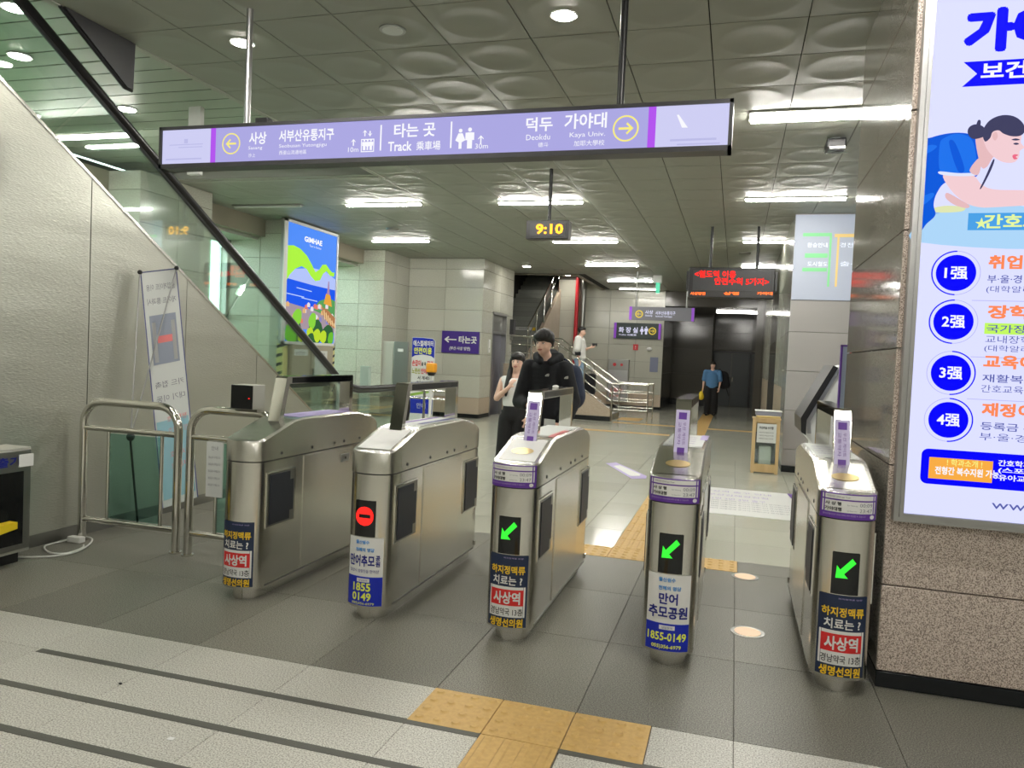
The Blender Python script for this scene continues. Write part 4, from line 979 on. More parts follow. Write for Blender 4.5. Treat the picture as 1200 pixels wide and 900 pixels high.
# ================= KIOSK BOX ON THE LEFT =================
t = thing('call_box', 'grey box with black window and call lettering at the lower left edge', 'call box', (-4.75, 3.7, 0))
MB().bbox((-4.885, 3.10, 0.075), (-4.66, 4.10, 0.80), 0.006).build('housing', 'boxgrey', t)
MB().bbox((-4.665, 3.12, 0.10), (-4.645, 4.09, 0.785), 0.006).build('front_frame', 'steel_dark', t)
MB().box((-4.648, 3.14, 0.14), (-4.640, 4.03, 0.64)).build('dark_window', 'display', t)
MB().box((-4.87, 3.15, 0.0), (-4.70, 4.05, 0.075)).build('foot', 'black', t)
q = MB(); q.text('비상호출기', (-4.641, 3.56, 0.68), (0, 1, 0), (0, 0, 1), 0.065, 0.44, bold=0.03); q.build('lettering', 'inkblue', t)
MB().box((-4.643, 3.99, 0.67), (-4.636, 4.10, 0.755)).build('white_sticker', 'white', t)
t = thing('yellow_grab', 'yellow plastic spout poking in at the left edge in front of the call box', 'plastic spout', (-4.4, 3.6, 0.2))
a = onX(0, 628, -4.56)
MB().prism([(-4.60, a.y - 0.35, a.z - 0.03), (-4.60, a.y + 0.10, a.z + 0.03), (-4.60, a.y + 0.10, a.z + 0.075), (-4.60, a.y - 0.35, a.z + 0.06)], (0.07, 0, 0)).build('spout', 'lemonp', t)
MB().box((-4.60, a.y - 0.34, 0.0), (-4.54, a.y - 0.26, a.z)).build('stem', 'lemonp', t)
# cable and power strip
t = thing('power_cable', 'white cable coiled on the floor by the railing foot', 'cable', (-4.6, 4.3, 0))
pts = [onZ(px, py, 0.008) for px, py in ((0, 653), (28, 653), (60, 652), (85, 648), (102, 640), (108, 632), (98, 629), (80, 632), (58, 636), (52, 642), (60, 648), (80, 648), (96, 642), (98, 638))]
sm_ = []
for i in range(len(pts) - 1):
    p0 = pts[max(i - 1, 0)]; p1 = pts[i]; p2 = pts[i + 1]; p3 = pts[min(i + 2, len(pts) - 1)]
    for k in range(4):
        u_ = k / 4; sm_.append(0.5 * ((2 * p1) + (-p0 + p2) * u_ + (2 * p0 - 5 * p1 + 4 * p2 - p3) * u_ * u_ + (-p0 + 3 * p1 - 3 * p2 + p3) * u_ ** 3))
sm_ = [Vector((max(p.x, -4.865), p.y, 0.008)) for p in sm_]
MB().tube(sm_, 0.007, 8).build('cord', 'cablewhite', t)
p = onZ(80, 634, 0); p.x = max(p.x, -4.78)
tag(MB().bbox((p.x - 0.06, p.y - 0.03, 0.0), (p.x + 0.06, p.y + 0.03, 0.045), 0.008).build('power_strip', 'cablewhite'), 'white power adapter lying at the cable coil by the wall', 'power strip')
# ================= MAIN HANGING SIGN =================
SY = 4.5
A, B = onY(187, 150, SY), onY(857, 178, SY)
SX0, SX1, SZ0, SZ1 = -4.010, -0.088, 2.795, 3.085
t = thing('direction_sign', 'long lit lilac direction sign hanging over the gates with yellow arrows', 'sign', (-2.05, SY, SZ0))
fr = MB()
fr.box((SX0, SY, SZ0), (SX1, SY + 0.12, SZ0 + 0.030)).box((SX0, SY, SZ1 - 0.022), (SX1, SY + 0.12, SZ1)).box((SX0, SY, SZ0), (SX0 + 0.022, SY + 0.12, SZ1)).box((SX1 - 0.022, SY, SZ0), (SX1, SY + 0.12, SZ1)).box((SX0 + 0.01, SY + 0.03, SZ0 + 0.01), (SX1 - 0.01, SY + 0.118, SZ1 - 0.01))
fr.build('frame', 'darkmetal', t)
g_lilac = glow('sign_lilac_lit', (0.42, 0.40, 0.78), 0.98); g_pale = glow('sign_pale_lit', (0.62, 0.62, 0.90), 1.0); g_mag = glow('sign_magenta_lit', (0.50, 0.10, 0.95), 0.9)
g_white = glow('sign_white_lit', (0.95, 0.95, 1.0), 1.0); g_yel = glow('sign_yellow_lit', (0.95, 0.85, 0.22), 1.0)
Yf = SY + 0.012
def sx(px, py=150): return onY(px, py, SY).x
bx = [SX0 + 0.022, sx(246), sx(252), sx(759), sx(768), SX1 - 0.022]
z0, z1 = SZ0 + 0.030, SZ1 - 0.022
for a, b, m in ((0, 1, g_pale), (1, 2, g_mag), (2, 3, g_lilac), (3, 4, g_mag), (4, 5, g_pale)):
    MB().box((bx[a], Yf, z0), (bx[b], Yf + 0.01, z1)).build('lit_panel', m, t)
Yt = Yf - 0.003
def T(m, s_, px, py, h, w_=None, al='L', bold=0.0): p = onY(px, py, SY); return m.text(s_, (p.x, Yt, p.z), h=h, w=w_, align=al, bold=bold)
m_ = MB()
T(m_, '사상', 291, 169, 0.082, 0.135, bold=0.02); T(m_, '서부산유통지구', 326, 166, 0.078, 0.415, bold=0.02)
T(m_, 'Sasang', 290, 176, 0.028, 0.110); T(m_, 'Seobusan Yutongjigu', 326, 174, 0.030, 0.36)
T(m_, '沙上', 290, 184, 0.026, 0.055); T(m_, '西釜山流通地區', 326, 181, 0.028, 0.21)
T(m_, '타는 곳', 461, 161, 0.088, 0.285, bold=0.02); T(m_, 'Track', 454, 177, 0.060, 0.165, bold=0.02); T(m_, '乘車場', 487, 176, 0.058, 0.165, bold=0.01)
T(m_, '10m', 407, 178, 0.032, 0.075); T(m_, '30m', 556, 174, 0.032, 0.085)
T(m_, '덕두', 616, 154, 0.085, 0.165, bold=0.02); T(m_, 'Deokdu', 616, 164, 0.034, 0.150); T(m_, '德斗', 630, 172, 0.028, 0.065)
T(m_, '가야대', 661, 151, 0.090, 0.255, bold=0.02); T(m_, 'Kaya Univ.', 667, 162, 0.036, 0.215); T(m_, '加耶大學校', 672, 171, 0.034, 0.185)
for (px, pa, pb) in ((445, 146, 176), (527.5, 142, 173)):
    a, b = onY(px, pb, SY), onY(px, pa, SY); m_.box((a.x - 0.005, Yt - 0.001, a.z), (a.x + 0.005, Yt, b.z))
def up_arrow(m, px, py, s_=0.032, dn=False):
    p = onY(px, py, SY); k = -1 if dn else 1
    m.box((p.x - 0.004, Yt - 0.001, p.z - s_), (p.x + 0.004, Yt, p.z + s_ * 0.7))
    for q in (-1, 1):
        a = (p.x, Yt - 0.001, p.z + k * s_); m.add([a, (p.x + q * s_ * 0.7, Yt - 0.001, p.z + k * s_ * 0.25), (p.x + q * s_ * 0.7, Yt - 0.001, p.z - k * 0.0), (p.x, Yt - 0.001, p.z + k * s_ * 0.6)], [(0, 1, 2, 3)[::q]])
up_arrow(m_, 413.5, 166.5, 0.022); up_arrow(m_, 563, 163, 0.026); up_arrow(m_, 427, 155.5, 0.020); up_arrow(m_, 433, 155.5, 0.020, True)
def figure(m, cx, z, h, dress=False):
    r = h * 0.10
    m.add([(cx + r * math.cos(2 * math.pi * k / 12), Yt - 0.001, z + h - r + r * math.sin(2 * math.pi * k / 12)) for k in range(12)], [tuple(range(12))])
    w_ = h * 0.16
    if dress: m.add([(cx - w_ * 0.7, Yt - 0.001, z + h * 0.77), (cx - w_ * 1.7, Yt - 0.001, z + h * 0.42), (cx - w_ * 0.5, Yt - 0.001, z + h * 0.32), (cx - w_ * 0.5, Yt - 0.001, z), (cx + w_ * 0.5, Yt - 0.001, z), (cx + w_ * 0.5, Yt - 0.001, z + h * 0.32), (cx + w_ * 1.7, Yt - 0.001, z + h * 0.42), (cx + w_ * 0.7, Yt - 0.001, z + h * 0.77)], [tuple(range(8))])
    else:
        m.box((cx - w_ * 0.8, Yt - 0.001, z), (cx + w_ * 0.8, Yt, z + h * 0.77)); m.box((cx - w_ * 1.4, Yt - 0.001, z + h * 0.40), (cx + w_ * 1.4, Yt, z + h * 0.76))
pz = onY(538, 174, SY); figure(m_, onY(539, 160, SY).x, pz.z, 0.125, True); figure(m_, onY(550, 160, SY).x, pz.z, 0.130)
e0, e1 = onY(422, 178, SY), onY(438, 162, SY)
for (a, b, c, d) in ((e0.x, e0.z, e1.x, e0.z + 0.006), (e0.x, e1.z - 0.006, e1.x, e1.z), (e0.x, e0.z, e0.x + 0.006, e1.z), (e1.x - 0.006, e0.z, e1.x, e1.z)): m_.box((a, Yt - 0.001, b), (c, Yt, d))
for k in range(3): figure(m_, e0.x + (e1.x - e0.x) * (0.25 + 0.25 * k), e0.z + 0.012, 0.07, k == 1)
m_.build('lettering', g_white, t)
def arrow_ring(name, cx, cz, r, y, d, parent, mm, th=None):
    m = MB(); N = 32; th = th or r * 0.13
    vs = []
    for k in range(N):
        a = 2 * math.pi * k / N; vs += [(cx + r * math.cos(a), y, cz + r * math.sin(a)), (cx + (r - th) * math.cos(a), y, cz + (r - th) * math.sin(a))]
    m.add(vs, [(2 * k, (2 * k + 2) % (2 * N), (2 * k + 3) % (2 * N), 2 * k + 1) for k in range(N)])
    w_ = r * 0.09
    m.add([(cx - d * r * 0.55, y, cz - w_), (cx + d * r * 0.50, y, cz - w_), (cx + d * r * 0.50, y, cz + w_), (cx - d * r * 0.55, y, cz + w_)], [(0, 1, 2, 3)])
    for q in (-1, 1):
        m.add([(cx + d * r * 0.60, y, cz), (cx + d * r * 0.12, y, cz + q * r * 0.46), (cx + d * r * 0.02, y, cz + q * r * 0.34), (cx + d * r * 0.38, y, cz)], [(0, 1, 2, 3)])
    return m.build(name, mm, parent)
p = onY(270, 168, SY); arrow_ring('arrow_mark', p.x, p.z, 0.073, Yt - 0.001, -1, t, g_yel)
p = onY(733, 150, SY); arrow_ring('arrow_mark', p.x, p.z, 0.077, Yt - 0.001, 1, t, g_yel)
g_faint = glow('sign_picture_lit', (0.50, 0.50, 0.80), 1.0)
m_ = MB()
for (px, py, w_, h_) in ((217, 169, 0.28, 0.006), (222, 172, 0.2, 0.006), (214, 186, 0.30, 0.01), (217, 165, 0.03, 0.03)):
    p = onY(px, py, SY); m_.box((p.x - w_ / 2, Yt - 0.0005, p.z - h_ / 2), (p.x + w_ / 2, Yt, p.z + h_ / 2))
for (px, py, w_, h_) in ((812, 163, 0.26, 0.012), (818, 168, 0.24, 0.008)):
    p = onY(px, py, SY); m_.box((p.x - w_ / 2, Yt - 0.0005, p.z - h_ / 2), (p.x + w_ / 2, Yt, p.z + h_ / 2))
m_.build('picture', g_faint, t)
a, b, c = onY(793, 134, SY), onY(806, 149, SY), onY(799, 149, SY)
m_ = MB(); m_.face([(a.x, Yt, a.z), (c.x, Yt, c.z), (b.x, Yt, b.z), (a.x + 0.012, Yt, a.z)]); m_.build('picture_wing', g_white, t)
for (px, py, mm, lab) in ((283, 140, 'alu', None), (725, 118, 'black', None)):
    p = onY(px, py, SY); MB().cyl((p.x, SY + 0.06, SZ1 - 0.005), 0.022, CZ - SZ1 + 0.005, 'z', 14).build('hanging_pole', mm, t)
p = onY(304, 139, SY); MB().bbox((p.x - 0.05, SY + 0.02, SZ1), (p.x + 0.05, SY + 0.09, SZ1 + 0.04), 0.008).build('sensor', 'black', t)
# ================= CLOCK =================
t = thing('hanging_clock', 'small black digital clock reading 9:10 in amber, hung from the ceiling', 'clock', (-2.29, 9.05, 3.02))
a, b = onY(616, 280, 9.03), onY(667, 258, 9.03)
MB().bbox((a.x, 9.03, a.z), (b.x, 9.19, b.z), 0.008).build('housing', 'black', t)
MB().box((a.x + 0.05, 9.022, a.z + 0.035), (b.x - 0.04, 9.031, b.z - 0.035)).build('screen', 'darkmetal', t)
q = MB(); p = onY(628, 274, 9.02); q.text('9:10', (p.x, 9.018, p.z), h=0.118, w=0.335, bold=0.03); q.build('digits', 'ledamber', t)
MB().cyl(((a.x + b.x) / 2, 9.11, b.z - 0.004), 0.022, CZ - b.z + 0.004, 'z', 12).build('hanging_pole', 'black', t)
# ================= LED BOARD =================
t = thing('display_board', 'black hanging display board with scrolling red Korean letters', 'display board', (-0.15, 13.2, 2.7))
a, b = onY(806, 348, 13.1), onY(909, 314, 13.1)
MB().bbox((a.x, 13.1, a.z), (b.x, 13.32, b.z), 0.012).build('housing', 'black', t)
MB().box((a.x - 0.04, 13.13, a.z + 0.12), (a.x + 0.01, 13.3, b.z - 0.06)).box((b.x - 0.01, 13.13, a.z + 0.12), (b.x + 0.04, 13.3, b.z - 0.06)).build('end_cap', 'black', t)
MB().box((a.x + 0.07, 13.092, a.z + 0.12), (b.x - 0.06, 13.101, b.z - 0.05)).build('screen', 'darkmetal', t)
q = MB(); Yq = 13.088
def TQ(s_, px, py, h, w_): p = onY(px, py, 13.09); q.text(s_, (p.x, Yq, p.z), h=h, w=w_, bold=0.035)
TQ('<철도역 이용', 814, 325, 0.115, 0.66); TQ('안전수칙 5가지>', 837, 333.5, 0.115, 0.86)
q.build('lettering', 'ledred', t)
q = MB(); TQ('사상방면', 809, 345.5, 0.05, 0.24); TQ('상행', 848, 345.5, 0.05, 0.24); TQ('가야대', 887, 345.5, 0.05, 0.24); q.build('small_lettering', 'ledorange', t)
for px in (832.5, 887):
    p = onY(px, 314, 13.2); MB().cyl((p.x, 13.2, b.z - 0.004), 0.024, CZ - b.z + 0.004, 'z', 12).build('hanging_pole', 'black', t)
# ================= SMALL HANGING SIGNS =================
g_dgrey = mat('grey_sign_face', (0.10, 0.10, 0.11), 0.5, emit=((0.2, 0.2, 0.22), 0.25)); g_dgreen = mat('dark_slate_sign_face', (0.03, 0.045, 0.045), 0.5)
g_signw = glow('small_sign_white', (0.75, 0.75, 0.95), 0.9); g_signp = mat('small_sign_purple', (0.20, 0.05, 0.42), 0.5, emit=((0.25, 0.05, 0.5), 0.35)); g_signy = glow('small_sign_yellow', (0.85, 0.65, 0.08), 0.9)
Y1 = 19.7
t = thing('direction_sign', 'grey hanging sign with purple ends and yellow circle, farther down the hall', 'sign', (-1.9, Y1, 2.7))
a, b = onY(737, 374.5, Y1), onY(814, 361, Y1)
MB().box((a.x, Y1, a.z), (b.x, Y1 + 0.1, b.z)).build('sign_board', g_dgrey, t)
for (x0, x1) in ((a.x, a.x + 0.07), (b.x - 0.07, b.x)): MB().box((x0, Y1 - 0.004, a.z), (x1, Y1 + 0.001, b.z)).build('purple_end', g_signp, t)
q = MB(); 
def TS(q, s_, px, py, h, w_, Y, bold=0.02): p = onY(px, py, Y); q.text(s_, (p.x, Y - 0.005, p.z), h=h, w=w_, bold=bold)
TS(q, '사상', 756, 368, 0.10, 0.20, Y1); TS(q, 'Sasang', 756, 371, 0.05, 0.18, Y1); TS(q, '서부산유통지구', 768, 369, 0.10, 0.50, Y1); TS(q, 'Seobusan Yutongjigu', 768, 372, 0.05, 0.42, Y1)
q.build('lettering', g_signw, t)
p = onY(749, 368, Y1); arrow_ring('arrow_mark', p.x, p.z, 0.10, Y1 - 0.006, -1, t, g_signy, 0.03)
MB().cyl((onY(745, 361, Y1).x, Y1 + 0.05, b.z), 0.022, CZ - b.z, 'z', 10).build('hanging_pole', 'steel_dark', t)
MB().cyl((b.x - 0.2, Y1 + 0.05, b.z), 0.022, CZ - b.z, 'z', 10).build('hanging_pole', 'steel_dark', t)
Y2 = 24.96
t = thing('restroom_sign', 'dark restroom sign with purple ends and white figures on the back wall', 'sign', (-3.2, Y2, 2.4))
a, b = onY(719, 396, Y2), onY(775, 379.5, Y2)
MB().box((a.x, Y2, a.z), (b.x, Y2 + 0.07, b.z)).build('sign_board', g_dgreen, t)
for (x0, x1) in ((a.x, a.x + 0.08), (b.x - 0.08, b.x)): MB().box((x0, Y2 - 0.004, a.z), (x1, Y2 + 0.001, b.z)).build('purple_end', g_signp, t)
q = MB(); TS(q, '화 장 실', 725, 389.5, 0.18, 0.62, Y2, 0.03); TS(q, 'Toilet 化粧室', 725, 393, 0.06, 0.58, Y2)
Yt = Y2 - 0.006; p0 = onY(752, 392, Y2); figure(q, p0.x, p0.z, 0.26, True); p1_ = onY(757, 392, Y2); figure(q, p1_.x, p1_.z, 0.26); q.build('lettering', g_signw, t)
p = onY(764.5, 388, Y2); arrow_ring('arrow_mark', p.x, p.z, 0.12, Y2 - 0.006, 1, t, g_signy, 0.03)
t = thing('exit_sign', 'small white box with green lit exit blade under the ceiling by the back wall', 'exit sign', (-2.4, 20.6, 3.4))
p = onY(771, 330, 20.6); zb = onY(771, 343, 20.6).z
MB().bbox((p.x - 0.13, 20.55, p.z - 0.04), (p.x + 0.10, 20.75, CZ), 0.01).build('housing', 'white', t)
MB().box((p.x - 0.04, 20.5, zb), (p.x + 0.04, 20.8, p.z - 0.04)).build('lit_blade', glow('exit_green', (0.2, 1.0, 0.6), 0.8), t)
# wall sign: arrow to track
Y3 = 17.43
t = thing('wall_sign', 'purple wall sign with white left arrow on the pale stone wall', 'sign', (-6.5, Y3, 1.6))
a, b = onY(517.5, 413, Y3), onY(562, 389, Y3)
MB().box((a.x, Y3 - 0.02, a.z), (b.x, Y3 + 0.02, b.z)).build('sign_board', mat('deep_purple_sign', (0.05, 0.015, 0.22), 0.4), t)
q = MB(); Yq3 = Y3 - 0.024
p = onY(538, 402, Y3); q.text('타는곳', (p.x, Yq3, p.z), h=0.17, w=0.46, bold=0.03)
p = onY(527, 410.5, Y3); q.text('(부산·사상 방면)', (p.x, Yq3, p.z), h=0.10, w=0.54, bold=0.02)
p = onY(521, 397.5, Y3); q.box((p.x + 0.05, Yq3, p.z - 0.014), (p.x + 0.32, Yq3 + 0.001, p.z + 0.014))
for k in (-1, 1): q.add([(p.x, Yq3, p.z), (p.x + 0.11, Yq3, p.z + k * 0.08), (p.x + 0.13, Yq3, p.z + k * 0.055), (p.x + 0.06, Yq3, p.z)], [(0, 1, 2, 3)])
q.build('lettering', 'white', t)
# ================= ESCALATOR SAFETY STANDEE =================
YS = 15.2
t = thing('standee', 'blue and white escalator safety notice stand in front of the pale wall corner', 'notice stand', (-6.5, YS, 0))
a, b = onY(479, 505, YS), onY(510, 396, YS); a.z = 0.05
W_ = b.x - a.x; Hh = b.z - a.z
pr_ = [(a.x, YS, a.z), (b.x, YS, a.z), (b.x, YS, b.z - 0.06), (b.x - 0.05, YS, b.z - 0.015), (a.x + W_ * 0.5, YS, b.z), (a.x, YS, b.z + 0.0)]
MB().prism(pr_, (0, 0.03, 0)).build('board', 'white', t)
MB().box((a.x, YS + 0.03, 0.0), (b.x, YS + 0.4, 0.05)).box((a.x, YS - 0.02, 0.0), (b.x, YS + 0.05, 0.05)).build('base', 'alu', t)
def bp(u, v, d=0.003): return (a.x + W_ * u, YS - d, a.z + Hh * v)
q = MB(); q.face([bp(0.01, 0.76), bp(0.15, 0.785), bp(0.5, 0.80), bp(0.85, 0.785), bp(0.99, 0.76), bp(0.99, 0.965), bp(0.9, 0.985), bp(0.5, 0.995), bp(0.01, 0.995)]); q.build('blue_band', 'blue', t)
q = MB(); q.box(bp(0.01, 0.10, 0.003), bp(0.99, 0.30, 0.002)); q.build('blue_band', 'blue', t)
q = MB(); q.face([bp(0.01, 0.30), bp(0.99, 0.36), bp(0.99, 0.39), bp(0.01, 0.33)]); q.build('green_band', mat('green_print', (0.30, 0.50, 0.08), 0.4), t)
q = MB(); q.text('에스컬레이터', bp(0.06, 0.895, 0.006), h=0.125, w=W_ * 0.88, bold=0.03); q.text('안내', bp(0.3, 0.16, 0.006), h=0.12, w=W_ * 0.4); q.build('lettering', 'white', t)
q = MB(); q.text('안전이용', bp(0.10, 0.805, 0.006), h=0.14, w=W_ * 0.78, bold=0.03); q.build('lettering', 'lemon', t)
q = MB(); q.text('손잡이', bp(0.04, 0.66, 0.006), h=0.13, w=W_ * 0.38, bold=0.03); q.text('잡고', bp(0.70, 0.66, 0.006), h=0.12, w=W_ * 0.26, bold=0.03); q.text('안에', bp(0.44, 0.57, 0.006), h=0.12, w=W_ * 0.26, bold=0.03); q.build('lettering', 'red', t)
q = MB(); q.text('노란선', bp(0.04, 0.57, 0.006), h=0.12, w=W_ * 0.36, bold=0.03); q.build('lettering', mat('olive_print', (0.35, 0.38, 0.02), 0.5), t)
q = MB(); q.text('을 꼭', bp(0.45, 0.665, 0.006), h=0.08, w=W_ * 0.2, bold=0.03); q.text('서 계세요', bp(0.30, 0.50, 0.006), h=0.08, w=W_ * 0.6, bold=0.02); q.text('안 전', bp(0.25, 0.42, 0.006), h=0.12, w=W_ * 0.5, bold=0.03); q.build('lettering', 'blackprint', t)
# beige box on pillar 3
t = thing('wall_cabinet', 'beige metal cabinet on the pillar beside the blue escalator notice', 'wall cabinet', (-7.8, 16.5, 1))
MB().bbox((-7.90, 16.10, 0.62), (-7.62, 16.85, 1.78), 0.01).build('cabinet_box', 'boxgrey', t)
MB().bbox((-7.62, 16.13, 0.65), (-7.60, 16.82, 1.75), 0.006).build('door', 'boxgrey', t)
MB().bbox((-7.56, 16.0, 0.62), (-7.2, 16.04, 1.78), 0.006).build('front_cover', 'alu', t); MB().box((-7.88, 16.0, 0.62), (-7.2, 16.12, 0.66)).build('bottom_lip', 'alu', t)
MB().box((-7.45, 15.985, 1.55), (-7.32, 16.0, 1.62)).build('white_label', 'white', t)
# orange lamp post + glass gate things near escalator exit
t = thing('warning_lamp', 'orange lamp with black base on a slim white pole beyond the gates', 'lamp post', (-4.0, 9.6, 0))
p = onY(507, 438, 10.2)
MB().cyl((p.x - 0.02, 10.2, 0.0), 0.022, p.z - 0.02, 'z', 12).build('pole', 'white', t)
MB().cyl((p.x - 0.02, 10.2, 0.0), 0.12, 0.02, 'z', 20).build('floor_plate', 'alu', t)
MB().cyl((p.x - 0.02, 10.2, p.z - 0.03), 0.045, 0.05, 'z', 16, r2=0.07).build('base', 'black', t)
MB().bbox((p.x - 0.09, 10.14, p.z + 0.015), (p.x + 0.05, 10.26, p.z + 0.155), 0.03).build('lamp_cover', 'orange', t)
t = thing('guide_fence', 'low glass and steel fence at the foot of the escalator', 'fence', (-5.6, 11.6, 0))
xs = [onY(px, 470, 11.7).x for px in (420, 497, 528)]
for x in xs: MB().cyl((x, 11.7, 0), 0.022, 0.95, 'z', 12).build('post', 'chrome', t)
for zz in (0.93, 0.80): MB().tube([(xs[0], 11.7, zz), (xs[-1], 11.7, zz)], 0.018, 10).build('rail_bar', 'chrome', t)
MB().box((xs[0] + 0.04, 11.695, 0.12), (xs[1] - 0.06, 11.705, 0.76)).build('glass_panel', 'glass', t)
MB().box((xs[1] + 0.06, 11.695, 0.12), (xs[2] - 0.04, 11.705, 0.76)).build('glass_panel', 'glass', t)
t = tag(MB().bbox((onY(422, 480, 11.2).x, 11.15, 0), (onY(432, 480, 11.2).x, 11.25, 1.30), 0.01).build('bollard', mat('pale_green_post', (0.38, 0.48, 0.42), 0.5)), 'pale green square post standing at the escalator landing', 'bollard')
# ================= TOURISM POSTER ON PILLAR =================
t = thing('poster_lightbox', 'lit poster of blue sea, green ribbon and hillside houses on the left pillar', 'poster', (-7.8, 12.8, 2.7))
XP = -7.82
def on(px, py): return onX(px, py, XP)
c0, c1, c2, c3 = on(331, 402), on(390, 403), on(395, 283), on(333, 258)
y0_, y1_ = 11.86, c2.y; za, zb_ = 1.655, 3.80
MB().box((-7.88, y0_, za - 0.05), (XP - 0.006, y1_ + 0.04, zb_ + 0.05)).build('backing_box', 'alu', t)
for (a_, b_) in (((XP - 0.006, y0_, za - 0.05), (XP + 0.02, y0_ + 0.10, zb_ + 0.05)), ((XP - 0.006, y1_ - 0.01, za - 0.05), (XP + 0.02, y1_ + 0.04, zb_ + 0.05)), ((XP - 0.006, y0_, za - 0.05), (XP + 0.02, y1_ + 0.04, za)), ((XP - 0.006, y0_, zb_), (XP + 0.02, y1_ + 0.04, zb_ + 0.05))):
    MB().box(a_, b_).build('frame_bar', 'white', t)
g = lambda n, c, s_=1.0: glow('poster_' + n, c, s_)
MB().box((XP - 0.006, y0_ + 0.10, za), (XP, y1_ - 0.01, zb_)).build('sky_print', g('sky', (0.08, 0.27, 0.95)), t)
pya, pyb = y0_ + 0.10, y1_ - 0.01
def pp(u, v, o_): return (XP + o_, pya + (pyb - pya) * u, za + (zb_ - za) * v)
def poly(name, pts, mm, o_): q = MB(); q.face([pp(u, v, o_) for u, v in pts]); return q.build(name, mm, t)
poly('haze_print', [(0, 0.45), (1, 0.45), (1, 0.60), (0.75, 0.66), (0.5, 0.66), (0, 0.60)], g('haze', (0.45, 0.55, 0.95)), 0.001)
poly('sea_print', [(0, 0.30), (1, 0.30), (1, 0.50), (0.5, 0.51), (0, 0.53)], g('sea', (0.01, 0.10, 0.85)), 0.002)
for (u0, v0, u1) in ((0.0, 0.40, 0.35), (0.3, 0.38, 0.62), (0.2, 0.46, 0.5)): poly('wave_print', [(u0, v0), (u1, v0 - 0.012), (u1, v0 - 0.004), (u0, v0 + 0.008)], g('foam', (0.5, 0.65, 1.0)), 0.003)
rib_t = [(0, 0.80), (0.12, 0.815), (0.25, 0.80), (0.38, 0.755), (0.48, 0.69), (0.56, 0.63), (0.64, 0.66), (0.70, 0.71), (0.78, 0.72), (0.86, 0.68), (0.92, 0.66), (0.97, 0.665)]
rib_b = [(0, 0.50), (0.06, 0.56), (0.16, 0.62), (0.28, 0.655), (0.38, 0.64), (0.47, 0.585), (0.56, 0.55), (0.66, 0.565), (0.72, 0.63), (0.79, 0.66), (0.87, 0.625), (0.96, 0.625)]
q = MB(); q.add([pp(u, v, 0.004) for u, v in rib_t] + [pp(u, v, 0.004) for u, v in rib_b], [(k + 12, k + 13, k + 1, k) for k in range(11)]); q.build('ribbon_print', g('lime', (0.42, 0.90, 0.05)), t)
poly('hill_print', [(0.55, 0.22), (1, 0.15), (1, 0.40), (0.86, 0.42), (0.66, 0.38), (0.55, 0.31)], g('hill', (0.10, 0.35, 0.10)), 0.004)
poly('town_print', [(0, 0.12), (1, 0.10), (1, 0.22), (0.75, 0.26), (0.55, 0.29), (0.0, 0.33)], g('town', (0.38, 0.30, 0.35)), 0.005)
rr = random.Random(3)
cols = [g('house%d' % k, c) for k, c in enumerate(((0.75, 0.20, 0.15), (0.80, 0.75, 0.80), (0.25, 0.25, 0.55), (0.75, 0.45, 0.2)))]
for k in range(34):
    u, v = rr.random() * 0.92, 0.16 + rr.random() * 0.16 - 0; poly('house_print', [(u, v), (u + 0.06, v), (u + 0.06, v + 0.03), (u + 0.03, v + 0.045), (u, v + 0.03)], cols[k % 4], 0.006 + 0.0002 * k)
gt = [g('tree%d' % k, c) for k, c in enumerate(((0.15, 0.50, 0.03), (0.50, 0.70, 0.03), (0.03, 0.12, 0.04), (0.25, 0.65, 0.05)))]
def blob(u, v, r, mm, o_, k0=0):
    n = 11; poly('tree_print', [(min(max(u + r * 1.15 * (1 + 0.18 * math.sin(k * 5 + k0)) * math.cos(2 * math.pi * k / n), 0), 1), max(v + r * (1 + 0.18 * math.cos(k * 7)) * math.sin(2 * math.pi * k / n), 0)) for k in range(n)], mm, o_)
for k, (u, v, r, c) in enumerate(((0.2, 0.10, 0.10, 2), (0.6, 0.10, 0.12, 2), (0.85, 0.08, 0.10, 2), (0.22, 0.22, 0.07, 3), (0.52, 0.20, 0.07, 3), (0.08, 0.08, 0.08, 0), (0.3, 0.06, 0.06, 1), (0.48, 0.08, 0.06, 1), (0.62, 0.07, 0.06, 1), (0.75, 0.06, 0.06, 1), (0.15, 0.03, 0.06, 0), (0.92, 0.05, 0.06, 0), (0.5, 0.02, 0.07, 2))):
    blob(u, v, r, gt[c], 0.014 + 0.0004 * k, k)
poly('roof_print', [(0.70, 0.33), (0.75, 0.24), (0.88, 0.17), (1.0, 0.14), (1.0, 0.24), (0.85, 0.30)], g('roof', (0.45, 0.20, 0.08)), 0.020)
for k in range(6): poly('roof_tile_print', [(0.74 + 0.045 * k, 0.30 - 0.022 * k), (0.76 + 0.045 * k, 0.305 - 0.022 * k), (0.79 + 0.045 * k, 0.22 - 0.014 * k), (0.77 + 0.045 * k, 0.215 - 0.014 * k)], g('tilelight%d' % k, (0.85, 0.60, 0.30)), 0.021)
poly('tower_print', [(0.74, 0.36), (0.92, 0.34), (0.88, 0.44), (0.83, 0.47), (0.78, 0.45)], g('tower', (0.80, 0.38, 0.05)), 0.021)
poly('tower_print', [(0.80, 0.45), (0.86, 0.45), (0.84, 0.57), (0.82, 0.57)], g('spire', (0.40, 0.25, 0.45)), 0.022)
q = MB(); q.text('GIMHAE', pp(0.32, 0.875, 0.006), (0, 1, 0), (0, 0, 1), 0.095, 0.62, bold=0.04); q.text('Tour in Gimhae', pp(0.42, 0.84, 0.006), (0, 1, 0), (0, 0, 1), 0.04, 0.42); q.build('lettering', g('white', (1, 1, 1)), t)
